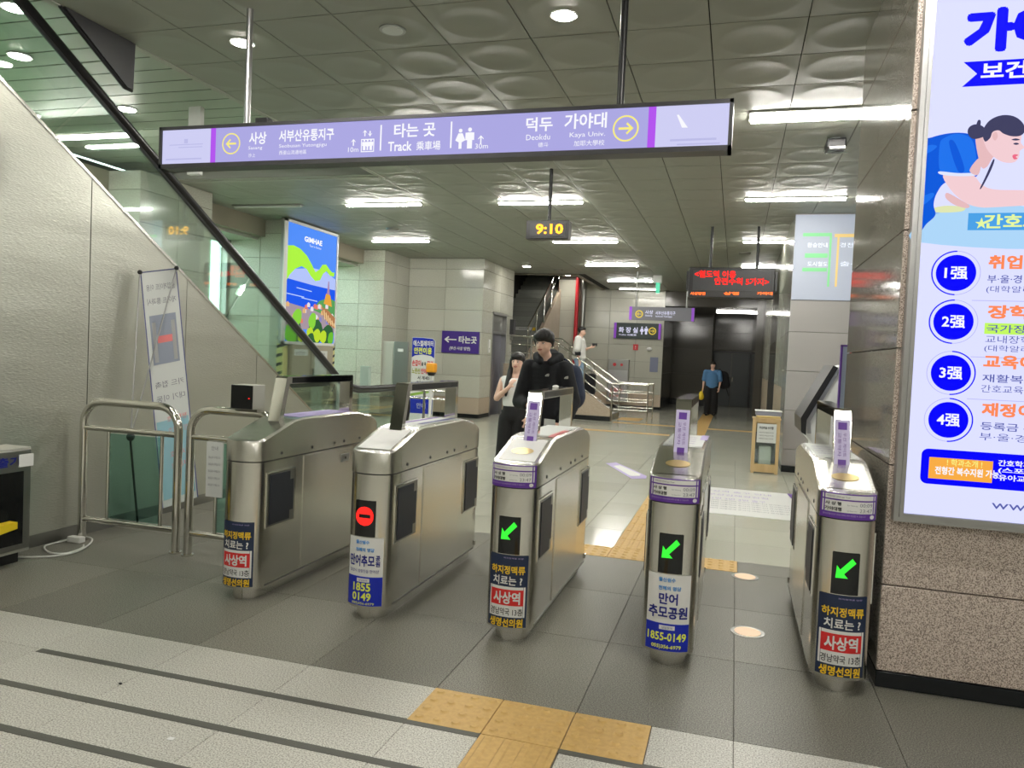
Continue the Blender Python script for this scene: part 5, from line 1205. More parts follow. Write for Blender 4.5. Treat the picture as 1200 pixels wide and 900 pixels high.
# panel cabinet below the poster
t = thing('electrical_cabinet', 'beige cabinet with notices under the lit poster, striped corner guards', 'cabinet', (-7.8, 12.8, 0.2))
MB().bbox((-7.895, 12.22, 0.15), (-7.80, 13.68, 1.60), 0.008).build('cabinet_box', 'tanplain', t)
MB().box((-7.80, 12.85, 0.2), (-7.797, 12.86, 1.55)).build('door_gap', 'black', t)
MB().box((-7.80, 12.92, 0.95), (-7.78, 12.96, 1.15)).build('handle', 'black', t)
for (ya, yb, z_, zz, s_) in ((12.28, 12.75, 1.40, 1.52, '분전반'), (13.0, 13.45, 1.0, 1.5, '안내문')):
    p_ = MB().box((-7.80, ya, z_), (-7.796, yb, zz)).build('notice', 'paper', t)
    MB().text(s_, (-7.794, ya + 0.05, zz - 0.1), (0, 1, 0), (0, 0, 1), 0.06, (yb - ya) * 0.7).build('lettering', 'greyink', p_)
def stripes(t, face_x, ya, yb, z0, z1, ax='x'):
    n = 9
    for k in range(n):
        za_ = z0 + (z1 - z0) * k / n; zc = (z1 - z0) / n
        if ax == 'x': pts = [(face_x, ya, za_), (face_x, yb, za_ + zc * 0.4), (face_x, yb, za_ + zc * 0.75), (face_x, ya, za_ + zc * 0.35)]
        else: pts = [(ya, face_x, za_), (yb, face_x, za_ + zc * 0.4), (yb, face_x, za_ + zc * 0.75), (ya, face_x, za_ + zc * 0.35)]
        q = MB(); q.face(pts if ax != 'x' else pts); q.build('black_stripe', 'blackprint', t)
t = thing('corner_guard', 'yellow and black striped corner guard left of the cabinet under the poster', 'corner guard', (-7.9, 12.2, 0.3), None)
MB().box((-8.10, 12.172, 0.3), (-7.885, 12.180, 1.85)).build('guard_sheet', 'paleyellow', t); MB().box((-7.878, 12.172, 0.3), (-7.868, 12.02, 1.55)).build('guard_sheet', 'paleyellow', t)
stripes(t, 12.169, -8.10, -7.885, 0.35, 1.85, 'y')
t = thing('corner_guard', 'yellow and black striped corner guard right of the cabinet under the poster', 'corner guard', (-7.9, 13.7, 0.3), None)
MB().box((-7.878, 13.70, 0.3), (-7.868, 13.86, 1.65)).build('guard_sheet', 'paleyellow', t); stripes(t, -7.865, 13.70, 13.86, 0.35, 1.62)
# ================= BIG AD LIGHT BOX (right) =================
YA_ = 4.085
t = thing('advert_lightbox', 'big lit blue and white college advert with a nurse and four numbered circles', 'advert', (1.4, 4.1, 0.85))
X0, X1, Z0, Z1 = 0.822, 2.15, 0.895, 3.72
fr = MB(); 
fr.box((X0 - 0.042, 4.07, Z0 - 0.042), (X1 + 0.055, 4.16, Z0)).box((X0 - 0.042, 4.07, Z1), (X1 + 0.055, 4.16, Z1 + 0.055)).box((X0 - 0.042, 4.07, Z0), (X0, 4.16, Z1)).box((X1, 4.07, Z0), (X1 + 0.055, 4.16, Z1))
fr.build('outer_frame', 'alu', t)
f2 = MB(); f2.box((X0 - 0.018, 4.062, Z0 - 0.018), (X1 + 0.018, 4.08, Z0)).box((X0 - 0.018, 4.062, Z0), (X0, 4.08, Z1)).box((X1, 4.062, Z0), (X1 + 0.018, 4.08, Z1)).box((X0 - 0.018, 4.062, Z1), (X1 + 0.018, 4.08, Z1 + 0.018)); f2.build('inner_frame', 'alu', t)
AW = glow('advert_white', (0.66, 0.68, 0.98), 1.12); AB = glow('advert_blue', (0.0, 0.0, 1.0), 1.0); AO = glow('advert_orange', (1.0, 0.26, 0.10), 1.0); AG = glow('advert_grey_blue', (0.10, 0.12, 0.40), 1.0)
MB().box((X0, YA_, Z0), (X1, YA_ + 0.05, Z1)).build('lit_panel', AW, t)
def q3(pts, off, n, mm, smooth=True):
    if smooth:                       # rounded outline through the measured points
        N_ = len(pts); o_ = []
        for i in range(N_):
            p0, p1, p2, p3 = pts[i - 1], pts[i], pts[(i + 1) % N_], pts[(i + 2) % N_]
            for k in range(5):
                u_ = k / 5
                o_.append(tuple(0.5 * (2 * p1[j] + (p2[j] - p0[j]) * u_ + (2 * p0[j] - 5 * p1[j] + 4 * p2[j] - p3[j]) * u_ ** 2 + (3 * p1[j] - p0[j] - 3 * p2[j] + p3[j]) * u_ ** 3) for j in (0, 1)))
        pts = o_
    q = MB(); q.face([(p.x, YA_ - off, p.z) for p in [onY(a_, b_, YA_) for a_, b_ in pts]]); return q.build(n, mm, t)
def rect(x0, z0, x1, z1, off, n, mm): return MB().box((x0, YA_ - off, z0), (x1, YA_ - off + 0.0008, z1)).build(n, mm, t)
def TA(s_, px, py, h, w_, mm=None, q=None, bold=0.02, off=0.006):
    p = onY(px, py, YA_); q.text(s_, (p.x, YA_ - off, p.z), h=h, w=w_, bold=bold)
XR = X1 - 0.01
# picture of the nurse, flat print
pic_top = onY(1080, 120, YA_).z; pic_bot = onY(1075, 284, YA_).z
rect(X0, pic_bot, XR, onY(1075, 245, YA_).z, 0.001, 'picture_sheet_blue', glow('ad_sheet', (0.30, 0.50, 0.92), 1.0))
q3([(1078, 262), (1110, 246), (1140, 238), (1175, 236), (1199, 242), (1240, 250), (1240, 290), (1078, 284)], 0.0014, 'picture_bedding', glow('ad_bedding', (0.42, 0.68, 0.95), 1.0))
SKN = glow('ad_skin', (0.90, 0.62, 0.66), 1.0); SKN2 = glow('ad_skin_shade', (0.80, 0.50, 0.52), 1.0); SCR = glow('ad_scrubs', (0.0, 0.10, 0.72), 1.0); SCR2 = glow('ad_scrubs_light', (0.01, 0.17, 0.85), 1.0); HR = glow('ad_hair', (0.05, 0.05, 0.12), 1.0)
q3([(1077, 170), (1092, 161), (1115, 156), (1135, 157), (1147, 165), (1149, 185), (1144, 207), (1110, 213), (1098, 226), (1094, 240), (1096, 252), (1086, 262), (1076, 270), (1075.5, 220)], 0.0020, 'picture_scrubs', SCR)
q3([(1078, 176), (1090, 170), (1098, 172), (1086, 180)], 0.0021, 'picture_fold', SCR2)
q3([(1080, 232), (1092, 226), (1094, 230), (1082, 240)], 0.0021, 'picture_fold', SCR2)
q3([(1143, 160), (1155, 152), (1172, 154), (1180, 166), (1164, 184), (1156, 196), (1149, 194)], 0.0021, 'picture_neck', SKN2)
q3([(1101, 170), (1108, 161), (1122, 157), (1137, 162), (1143, 178), (1143, 203), (1122, 203), (1102, 202)], 0.0024, 'picture_sleeve', SCR2)
q3([(1112, 168), (1118, 166), (1126, 184), (1130, 200), (1122, 200)], 0.0025, 'picture_fold', SCR)
q3([(1101, 201), (1122, 203), (1142, 203), (1142, 206), (1120, 206.5), (1102, 204.5)], 0.0026, 'picture_cuff', glow('ad_cuff', (0.75, 0.80, 1.0), 1.0))
q3([(1105, 205), (1125, 206), (1141, 206), (1150, 216), (1165, 222), (1200, 223), (1260, 226), (1260, 238), (1200, 241), (1165, 243), (1148, 243), (1132, 238), (1115, 224)], 0.0022, 'picture_arm', SKN)
q3([(1110, 226), (1125, 234), (1136, 241), (1132, 244), (1118, 240), (1108, 232)], 0.0021, 'picture_far_arm', SKN2)
q3([(1152, 158), (1165, 150), (1182, 148), (1194, 153), (1197, 160), (1196, 167), (1200, 173), (1195, 177), (1194, 184), (1189, 190), (1180, 191), (1170, 188), (1160, 180), (1154, 170)], 0.0030, 'picture_face', SKN)
q3([(1154, 166), (1151, 156), (1156, 145), (1165, 138), (1177, 135), (1189, 137), (1198, 144), (1201, 153), (1196, 159), (1186, 160), (1176, 157), (1170, 153), (1163, 155), (1160, 162)], 0.0034, 'picture_hair', HR)
q3([(1134, 157), (1135, 150), (1142, 146), (1151, 148), (1156, 155), (1151, 161), (1140, 163)], 0.0036, 'picture_hair_bun', HR)
q3([(1144, 147), (1146, 141), (1149, 142), (1148, 149)], 0.0037, 'picture_hairpin', HR)
q3([(1163, 157), (1167, 155), (1169, 160), (1166, 165), (1163, 162)], 0.0040, 'picture_ear', SKN2)
q3([(1185, 164), (1190, 162.5), (1195, 164), (1190, 165)], 0.0040, 'picture_brow', HR)
q3([(1187, 168.5), (1191, 167.5), (1194, 169), (1190, 170)], 0.0040, 'picture_eye', HR)
q3([(1186, 183), (1189, 181), (1193, 182), (1190, 184), (1192, 186), (1188, 187)], 0.0042, 'picture_lips', glow('ad_lips', (0.85, 0.15, 0.25), 1.0))
q3([(1163, 188), (1165, 189), (1160, 202), (1151, 219), (1148, 221), (1155, 206)], 0.0044, 'picture_strap', HR)
q3([(1136, 200), (1146, 186), (1150, 190), (1146, 205)], 0.0027, 'picture_collar', SKN2)
q3([(1094, 244), (1110, 241), (1130, 243), (1126, 248), (1098, 249)], 0.0018, 'picture_towel', glow('ad_towel', (0.75, 0.80, 0.45), 1.0))
# ribbon, headings
q3([(1131, 72), (1135, 94), (1125, 102), (1320, 96), (1320, 64)], 0.002, 'blue_ribbon', AB) if False else None
za_, zb2 = onY(1130, 102, YA_).z, onY(1130, 73, YA_).z
xa_ = onY(1128, 88, YA_).x
MB().add([(xa_, YA_ - 0.003, zb2), (XR, YA_ - 0.003, zb2), (XR, YA_ - 0.003, za_), (xa_, YA_ - 0.003, za_), (xa_ + 0.06, YA_ - 0.003, (za_ + zb2) / 2)], [(0, 4, 1), (4, 2, 1), (3, 2, 4)]).build('blue_ribbon', AB, t)
q = MB(); TA('가야대학교', 1131, 61, 0.185, 0.98, q=q, bold=0.06); q.build('lettering', AB, t)
q = MB(); TA('보건복지 특성화', 1149, 94, 0.078, 0.72, q=q, bold=0.03); q.build('lettering', g_white, t)
rect(onY(1134, 260, YA_).x, onY(1134, 270, YA_).z, XR, onY(1134, 250, YA_).z, 0.005, 'label_band', glow('ad_label', (0.07, 0.36, 0.80), 1.0))
q = MB(); TA('간호교육인증', 1152, 268, 0.065, 0.48, q=q, bold=0.03, off=0.008); TA('★', 1142, 268, 0.05, 0.05, q=q, off=0.008); q.build('lettering', glow('ad_pale_yellow', (0.80, 0.95, 0.35), 1.0), t)
def circ(name, px, py, r0, r1, a0, a1, off, mm, n=40):
    p = onY(px, py, YA_); m = MB(); vs = []
    for k in range(n + 1):
        a_ = math.radians(a0 + (a1 - a0) * k / n); vs += [(p.x + r1 * math.cos(a_), YA_ - off, p.z + r1 * math.sin(a_)), (p.x + r0 * math.cos(a_), YA_ - off, p.z + r0 * math.sin(a_))]
    m.add(vs, [(2 * k, 2 * k + 2, 2 * k + 3, 2 * k + 1) for k in range(n)]); return m.build(name, mm, t)
AL = glow('advert_pale_line', (0.48, 0.48, 0.85), 1.0)
wl_ = MB(); ol = MB(); gl = MB(); ll = MB()
for k, (px, py, hp, h1, l1, l2, o1, o2) in enumerate(((1120, 320, (1158, 315), '취업이 강하다', '부·울·경 4년제 취업률', '(대학알리미 2023)', 90, 270), (1117, 377, (1157, 373), '장학금 혜택', '국가장학금 지원', '교내장학금+교외', 90, 270), (1114, 437, (1152, 431), '교육이 강하다', '재활복지특성화', '간호교육 5년 인증', -90, 90), (1111, 492, (1150, 487), '재정이 강하다', '등록금 수입 대비', '부·울·경 4년제', -90, 90))):
    circ('blue_disc', px, py, 0.0, 0.086, 0, 360, 0.003, AB); circ('pale_ring', px, py, 0.102, 0.105, 0, 360, 0.003, AL); circ('blue_arc', px, py, 0.100, 0.106, o1, o2, 0.0035, AB)
    p = onY(px, py, YA_); wl_.text('%d강' % (k + 1) if False else '%d强' % (k + 1), (p.x, YA_ - 0.006, p.z - 0.030), h=0.060, w=0.098, align='C', bold=0.02)
    p = onY(hp[0], hp[1], YA_); ol.text(h1, (p.x, YA_ - 0.006, p.z), h=0.062, w=0.46, bold=0.04)
    gl.text(l1, (p.x - 0.002, YA_ - 0.006, p.z - 0.067), h=0.038, w=0.40, bold=0.01); gl.text(l2, (p.x - 0.004, YA_ - 0.006, p.z - 0.116), h=0.036, w=0.36)
    if k < 3: ll.box((p.x - 0.06, YA_ - 0.004, p.z - (0.152 if k != 1 else 0.186)), (XR, YA_ - 0.003, p.z - (0.149 if k != 1 else 0.183)))
    if k == 1:
        rect(p.x - 0.01, p.z - 0.074, XR - 0.6, p.z - 0.022, 0.004, 'green_marker', glow('ad_lime', (0.55, 0.95, 0.12), 1.0)); gl.text('(대학알리미 2023)', (p.x - 0.006, YA_ - 0.006, p.z - 0.160), h=0.034, w=0.36)
wl_.build('lettering', g_white, t); ol.build('lettering', AO, t); gl.build('small_lettering', AG, t); ll.build('divider_line', AL, t)
bxz0, bxz1 = onY(1079, 566, YA_).z, onY(1080, 525, YA_).z; bxx = onY(1079, 545, YA_).x
q = MB(); r_ = 0.03
pts = [(bxx + r_ - r_ * math.cos(a_), YA_ - 0.003, bxz1 - r_ + r_ * math.sin(a_)) for a_ in [math.pi / 2 * k / 5 for k in range(6)]] + [(XR, YA_ - 0.003, bxz1), (XR, YA_ - 0.003, bxz0)] + [(bxx + r_ - r_ * math.sin(a_), YA_ - 0.003, bxz0 + r_ - r_ * math.cos(a_)) for a_ in [math.pi / 2 * k / 5 for k in range(6)]]
q.face(pts); q.build('blue_box', AB, t)
ox0, ox1 = onY(1088, 550, YA_).x, onY(1163, 550, YA_).x; oz0, oz1 = onY(1100, 561, YA_).z, onY(1100, 536, YA_).z
MB().bbox((ox0, YA_ - 0.0045, oz0), (ox1, YA_ - 0.0035, oz1), 0.0003).build('orange_box', glow('ad_amber', (0.95, 0.42, 0.06), 1.0), t)
q = MB(); TA('! 학과소개 !', 1109, 545.5, 0.034, 0.15, q=q, off=0.007); q.build('lettering', g_yel, t)
q = MB(); TA('전형간 복수지원 가능', 1095, 555, 0.038, 0.27, q=q, off=0.007, bold=0.03)
for k, s_ in enumerate(('간호학과, 물리치료학과', '(스포츠재활복지)', '유아교육과, 사회복지')): TA(s_, 1169, 546 + 8.5 * k, 0.030, 0.36, q=q, off=0.007)
q.build('lettering', g_white, t)
q = MB(); TA('www.kaya.ac.kr', 1161, 599, 0.055, 0.62, q=q, bold=0.0); q.build('lettering', AG, t)
# ================= PROJECTOR AND PROJECTED MAP =================
YC = 12.105
t = thing('projected_map', 'thin glowing panel standing in for a projected map with green and yellow lines high on the stone column', 'projected light panel', (1.2, YC, 2.6))
MB().box((0.745, YC, 2.60), (2.2, YC + 0.012, 3.86)).build('screen', mat('map_glow_panel', (0.28, 0.30, 0.34), 0.6, emit=((0.33, 0.38, 0.50), 0.50)), t)  # projection imitated by a thin glowing panel, its light put into the colour
MG = mat('map_green', (0.12, 0.35, 0.15), 0.6, emit=((0.22, 0.62, 0.28), 0.6)); MY = mat('map_yellow', (0.42, 0.30, 0.10), 0.6, emit=((0.70, 0.52, 0.20), 0.6)); MW = mat('map_white', (0.65, 0.68, 0.75), 0.6, emit=((0.6, 0.65, 0.75), 0.6))
def mq(px0, py0, px1, py1, mm, n): a_, b_ = onY(px0, py1, YC), onY(px1, py0, YC); MB().box((a_.x, YC - 0.003, a_.z), (b_.x, YC, b_.z)).build(n, mm, t)
mq(941, 273, 975, 277, MG, 'green_line'); mq(943, 297, 970, 302, MG, 'green_line'); mq(969, 277, 975, 336, MG, 'green_line'); mq(978, 274, 1003, 278, MY, 'yellow_line'); mq(978, 278, 984, 336, MY, 'yellow_line'); mq(940, 314, 969, 318, MG, 'green_line')
q = MB()
for (px, py, s_) in ((946, 290, '환승안내'), (946, 312, '도시철도'), (984, 290, '경전철'), (984, 312, '출구')):
    p = onY(px, py, YC); q.text(s_, (p.x, YC - 0.004, p.z), h=0.07, w=0.28)
q.build('lettering', MW, t)
t = thing('projector', 'small dark projector hanging from the ceiling with white crossed arms', 'projector', (0.9, 8.0, 3.7))
p = onY(977, 207, 8.2)
MB().bbox((p.x - 0.09, 8.1, CZ - 0.12), (p.x + 0.09, 8.35, CZ - 0.02), 0.02).build('housing', 'black', t)
MB().box((p.x - 0.04, 8.18, CZ - 0.03), (p.x + 0.04, 8.26, CZ)).build('mount', 'white', t)
for s_ in (-1, 1): MB().tube([(p.x - s_ * 0.10, 8.05, CZ - 0.19), (p.x + s_ * 0.10, 8.30, CZ - 0.10)], 0.006, 8).build('arm', 'alu', t)
MB().box((p.x - 0.07, 8.02, CZ - 0.15), (p.x + 0.07, 8.10, CZ - 0.13)).build('bracket', 'steel_dark', t)
# ================= WOODEN STAND =================
t = thing('wooden_stand', 'pale wooden box stand with paper notice and clear window by the column', 'wooden stand', (0.47, 11.9, 0))
x0, x1, ya, yb, zt = 0.295, 0.675, 11.75, 12.05, 0.80
for (xx) in (x0, x1 - 0.045):
    for yy in (ya, yb - 0.045): MB().box((xx, yy, 0.0), (xx + 0.045, yy + 0.045, zt)).build('corner_post', 'woodpale', t)
MB().box((x0, ya + 0.004, 0.02), (x1, ya + 0.03, 0.14)).build('bottom_board', 'woodpale', t); MB().box((x0, ya + 0.004, zt - 0.05), (x1, ya + 0.03, zt)).build('top_board', 'woodpale', t)
MB().box((x0 - 0.01, ya - 0.01, zt), (x1 + 0.01, yb, zt + 0.02)).build('lid', 'woodpale', t)
MB().box((x0 + 0.005, ya + 0.04, 0.03), (x0 + 0.02, yb - 0.03, zt - 0.03)).box((x1 - 0.02, ya + 0.04, 0.03), (x1 - 0.005, yb - 0.03, zt - 0.03)).box((x0 + 0.02, yb - 0.03, 0.03), (x1 - 0.02, yb - 0.01, zt - 0.03)).build('side_board', 'woodpale', t)
MB().box((x0 + 0.045, ya + 0.01, 0.14), (x1 - 0.045, ya + 0.014, 0.46)).build('window_pane', 'glass3', t)
MB().bbox((x0 + 0.10, ya + 0.07, 0.10), (x1 - 0.10, yb - 0.06, 0.40), 0.03).build('bag', 'paper', t)
MB().box((x0 + 0.02, ya + 0.16, 0.14), (x1 - 0.02, ya + 0.17, 0.6)).build('inner_lining', 'greyink', t)
MB().box((x0 + 0.06, ya - 0.006, 0.46), (x1 - 0.05, ya - 0.002, 0.74)).build('notice_paper', 'paper', t)
q = MB(); q.text('우산비닐 수거함', ((x0 + x1) / 2, ya - 0.008, 0.66), h=0.04, w=0.2, align='C', bold=0.03)
for k in range(3): q.text('사용하신 비닐은 여기에', ((x0 + x1) / 2, ya - 0.008, 0.60 - 0.045 * k), h=0.02, w=0.2, align='C')
q.build('lettering', 'blackprint', t)
t = thing('tray', 'grey and white tray lying on top of the pale wooden stand', 'tray', (0.47, 11.9, 0.82))
MB().bbox((x0 + 0.04, ya + 0.02, zt + 0.0205), (x1 + 0.0, yb - 0.02, zt + 0.055), 0.008).build('cardboard_base', 'gold', t)
MB().bbox((x0 + 0.03, ya + 0.01, zt + 0.055), (x1 + 0.01, yb - 0.01, zt + 0.12), 0.012).build('tray_body', 'lilacgrey', t)
MB().bbox((x0 + 0.02, ya, zt + 0.12), (x1 + 0.02, yb, zt + 0.13), 0.003).build('tray_rim', 'white', t)
# ================= TICKET MACHINE AT RIGHT =================
t = thing('ticket_machine', 'white ticket machine with black slanted front, seen side on behind the rightmost gate', 'ticket machine', (1.0, 8.4, 0))
pr_ = [(0.80, 8.0, 0), (0.80, 8.0, 0.80), (0.70, 8.0, 0.92), (0.68, 8.0, 1.08), (0.94, 8.0, 1.60), (1.50, 8.0, 1.75), (1.50, 8.0, 0)]
MB().prism(pr_, (0, 0.8, 0)).build('housing', 'white', t)
MB().prism([(0.70, 7.98, 0.92), (0.655, 7.98, 0.95), (0.645, 7.98, 1.09), (0.915, 7.98, 1.62), (0.96, 7.98, 1.60), (0.70, 7.98, 1.07)], (0, 0.84, 0)).build('black_front', 'black', t)
MB().prism([(0.715, 7.985, 0.94), (0.70, 7.985, 1.065), (0.955, 7.985, 1.585), (0.985, 7.985, 1.585), (0.735, 7.985, 1.06), (0.75, 7.985, 0.94)], (0, 0.015, 0)).build('grey_edge', 'alu', t)
t = thing('notice_board', 'blue edged notice board with red outlined panel beside the white ticket machine', 'notice board', (1.3, 7.3, 0))
MB().box((0.885, 7.2, 0.06), (1.75, 7.24, 1.79)).build('board', mat('pale_blue_board', (0.33, 0.40, 0.52), 0.5), t)
MB().box((0.878, 7.19, 0.06), (0.893, 7.245, 1.80)).box((0.878, 7.19, 1.785), (1.75, 7.245, 1.80)).build('blue_edge', 'purple', t)
MB().box((0.9, 7.1, 0.0), (1.7, 7.4, 0.06)).build('base', 'alu', t)
q = MB()
for (a_, b_, c_, d_) in ((0.95, 1.45, 0.962, 1.74), (0.95, 1.73, 1.5, 1.742), (0.95, 1.445, 1.5, 1.457)): q.box((a_, 7.195, b_), (c_, 7.199, d_))
q.build('red_outline', 'red', t)
MB().box((0.965, 7.196, 1.46), (1.5, 7.199, 1.725)).build('white_panel', 'white', t)
q = MB()
for k, s_ in enumerate(('참여', '안내', '이용', '요금', '정보')): q.text(s_, (0.93, 7.195, 1.28 - 0.22 * k), h=0.07, w=0.13, bold=0.03)
q.build('lettering', 'inkblue', t)
# ================= PEOPLE =================
def caps_mesh(caps, voxel, name):
    """melt tapered limbs into one continuous surface (voxel remesh), returns (verts, faces)"""
    m = MB()
    for (p0, r0, p1, r1) in caps:
        p0, p1 = Vector(p0), Vector(p1)
        for p, r in ((p0, r0), (p1, r1)):
            rr = (r, r, r) if not isinstance(r, (tuple, list)) else r
            m.ell(p, rr, 14, 10)
        if not isinstance(r0, (tuple, list)) and not isinstance(r1, (tuple, list)) and (p1 - p0).length > 1e-4:
            n = 6; m.tube([p0.lerp(p1, k / n) for k in range(n + 1)], r0, 14, r2=r1)
        elif (p1 - p0).length > 1e-4:
            R0 = Vector((r0,) * 3 if not isinstance(r0, (tuple, list)) else r0); R1 = Vector((r1,) * 3 if not isinstance(r1, (tuple, list)) else r1)
            for k in range(1, 10):
                q = k / 10; R_ = R0.lerp(R1, q); m.ell(p0.lerp(p1, q), tuple(R_), 14, 8)
    me = bpy.data.meshes.new(name); me.from_pydata([tuple(v) for v in m.v], [], m.f); me.update()
    o = bpy.data.objects.new(name, me)
    md = o.modifiers.new('r', 'REMESH'); md.mode = 'VOXEL'; md.voxel_size = voxel; md.use_smooth_shade = True
    s_ = o.modifiers.new('s', 'SMOOTH'); s_.factor = 0.5; s_.iterations = 4
    out = evaluated(o); bpy.data.meshes.remove(me)
    out.name = name; return out
def flesh(caps, voxel, name, m, parent):
    me = caps_mesh(caps, voxel, name); me.materials.clear(); me.materials.append(M[m]); me.polygons.foreach_set('use_smooth', [True] * len(me.polygons))
    o = bpy.data.objects.new(name, me); C.objects.link(o); o.parent = parent; return o
def hand_caps(wr, d, side, s=1.0, curl=0.5, back=(0, -1, 0)):
    """wrist point, direction of the fingers, side = direction of the thumb; palm + four fingers + thumb"""
    wr, d, sd = Vector(wr), Vector(d).normalized(), Vector(side).normalized(); nrm = d.cross(sd).normalized()
    sd = (sd - d * sd.dot(d)).normalized(); caps = []
    k0 = wr + d * 0.085 * s
    for off in (-0.026, -0.009, 0.009, 0.026): caps.append((tuple(wr + d * 0.012 + sd * off * 0.6), 0.014 * s, tuple(k0 + sd * off * s), 0.0115 * s))
    for off, ln in ((0.029, 0.070), (0.010, 0.080), (-0.010, 0.075), (-0.029, 0.058)):
        b = k0 + sd * off * s; m1 = b + (d * (1 - 0.3 * curl) + nrm * curl * 0.6).normalized() * ln * 0.5 * s; e = m1 + (d * (1 - curl) + nrm * curl * 1.1).normalized() * ln * 0.5 * s
        caps += [(tuple(b), 0.0095 * s, tuple(m1), 0.0085 * s), (tuple(m1), 0.0085 * s, tuple(e), 0.007 * s)]
    tb = wr + d * 0.03 * s + sd * 0.028 * s; t1 = tb + (d * 0.6 + sd * 0.8).normalized() * 0.038 * s; t2 = t1 + (d * 0.9 + sd * 0.25 + nrm * 0.3).normalized() * 0.030 * s
    caps += [(tuple(wr + d * 0.02), 0.014 * s, tuple(tb), 0.012 * s), (tuple(tb), 0.012 * s, tuple(t1), 0.010 * s), (tuple(t1), 0.010 * s, tuple(t2), 0.008 * s)]
    return caps
def head_caps(c, s, fw, up=(0, 0, 1)):
    """c = centre of the skull; fw = facing direction"""
    f = Vector(fw).normalized(); u = Vector(up); r = u.cross(f).normalized(); c = Vector(c)
    P = lambda a, b, z: tuple(c + r * a * s + f * b * s + u * z * s)
    cp = [(P(0, -0.012, 0.035), 0.078 * s, P(0, 0.004, 0.0), 0.074 * s), (P(0, 0.02, -0.02), 0.062 * s, P(0, 0.040, -0.072), 0.036 * s), (P(-0.035, 0.01, -0.045), 0.036 * s, P(0, 0.045, -0.085), 0.024 * s), (P(0.035, 0.01, -0.045), 0.036 * s, P(0, 0.045, -0.085), 0.024 * s),
          (P(-0.033, 0.050, -0.028), 0.022 * s, P(0.033, 0.050, -0.028), 0.022 * s), (P(0, 0.080, 0.005), 0.010 * s, P(0, 0.096, -0.028), 0.0125 * s), (P(-0.010, 0.085, -0.030), 0.008 * s, P(0.010, 0.085, -0.030), 0.008 * s),
          (P(-0.018, 0.074, -0.054), 0.009 * s, P(0.018, 0.074, -0.054), 0.009 * s), (P(-0.030, 0.066, 0.022), 0.012 * s, P(0.030, 0.066, 0.022), 0.012 * s)]
    for q in (-1, 1): cp.append((P(q * 0.078, -0.005, 0.010), 0.011 * s, P(q * 0.076, -0.002, -0.020), 0.009 * s))
    return cp
def face_bits(c, s, fw, parent, hairm='hair', zoff=0.0):
    f = Vector(fw).normalized(); u = Vector((0, 0, 1)); r = u.cross(f).normalized(); c = Vector(c)
    P = lambda a, b, z: tuple(c + r * a * s + f * b * s + u * z * s)
    m = MB()
    for q in (-1, 1): m.ell(P(q * 0.030, 0.071, 0.002), (0.011 * s, 0.011 * s, 0.006 * s), 12, 8)
    m.build('eyes', 'white', parent)
    m = MB()
    for q in (-1, 1): m.ell(P(q * 0.030, 0.0765, 0.002), (0.0065 * s, 0.0065 * s, 0.0055 * s), 12, 8); m.tube([P(q * 0.043, 0.070, 0.007), P(q * 0.030, 0.0815, 0.009), P(q * 0.018, 0.079, 0.005)], 0.0018 * s, 6)
    m.build('irises', hairm, parent)
    m = MB()
    for q in (-1, 1): m.tube([P(q * 0.046, 0.069, 0.022), P(q * 0.032, 0.080, 0.028), P(q * 0.014, 0.083, 0.024)], 0.0032 * s, 6)
    m.build('eyebrows', hairm, parent)
    m = MB(); m.tube([P(-0.022, 0.079, -0.055), P(-0.008, 0.0855, -0.053), P(0.008, 0.0855, -0.053), P(0.022, 0.079, -0.055)], 0.0042 * s, 8); m.tube([P(-0.016, 0.080, -0.060), P(0, 0.0855, -0.061), P(0.016, 0.080, -0.060)], 0.0042 * s, 8)
    m.build('lips', 'lip', parent)
def mk_person(label, loc, J, skin_v, face_s, fw, garments, hands, yaw=0.0, group=None):
    t = thing('person', label, 'person', (0, 0, 0))
    caps = head_caps(J['head'], face_s, fw) + [(J['neck'], 0.052 * face_s, tuple(Vector(J['head']) + Vector((0, 0, -0.05)) * face_s), 0.050 * face_s)]
    k = face_s
    chest, pelvis = Vector(J['chest']), Vector(J['pelvis'])
    caps += [(J['neck'], 0.06 * k, tuple(chest), (0.135 * k, 0.095 * k, 0.10 * k)), (tuple(chest), (0.145 * k, 0.10 * k, 0.11 * k), tuple(pelvis), (0.145 * k, 0.105 * k, 0.10 * k))]
    for s_ in 'LR':
        caps += [(J['sh' + s_], 0.056 * k, J['el' + s_], 0.042 * k), (J['el' + s_], 0.040 * k, J['wr' + s_], 0.026 * k), (tuple(Vector(J['sh' + s_])), 0.056 * k, tuple(chest + Vector((0, 0, 0.10 * k))), 0.07 * k)]
        caps += [(J['hip' + s_], 0.085 * k, J['kn' + s_], 0.056 * k), (J['kn' + s_], 0.052 * k, J['an' + s_], 0.036 * k)]
        caps += [(J['an' + s_], 0.036 * k, J['toe' + s_], 0.030 * k)]
    for h in hands: caps += hand_caps(*h)
    flesh(caps, skin_v, 'body', 'skin', t)
    face_bits(J['head'], face_s, fw, t)
    for (nm, mm, cp, vx) in garments: flesh(cp, vx, nm, mm, t)
    for s_ in 'LR':
        a, b = Vector(J['an' + s_]), Vector(J['toe' + s_])
        flesh([(tuple(a + Vector((0, 0, -0.03))), 0.046 * k, tuple(b), 0.040 * k)], 0.014, 'shoe', J.get('shoe', 'black'), t)
    t.location = loc; t.rotation_euler = (0, 0, yaw)
    return t
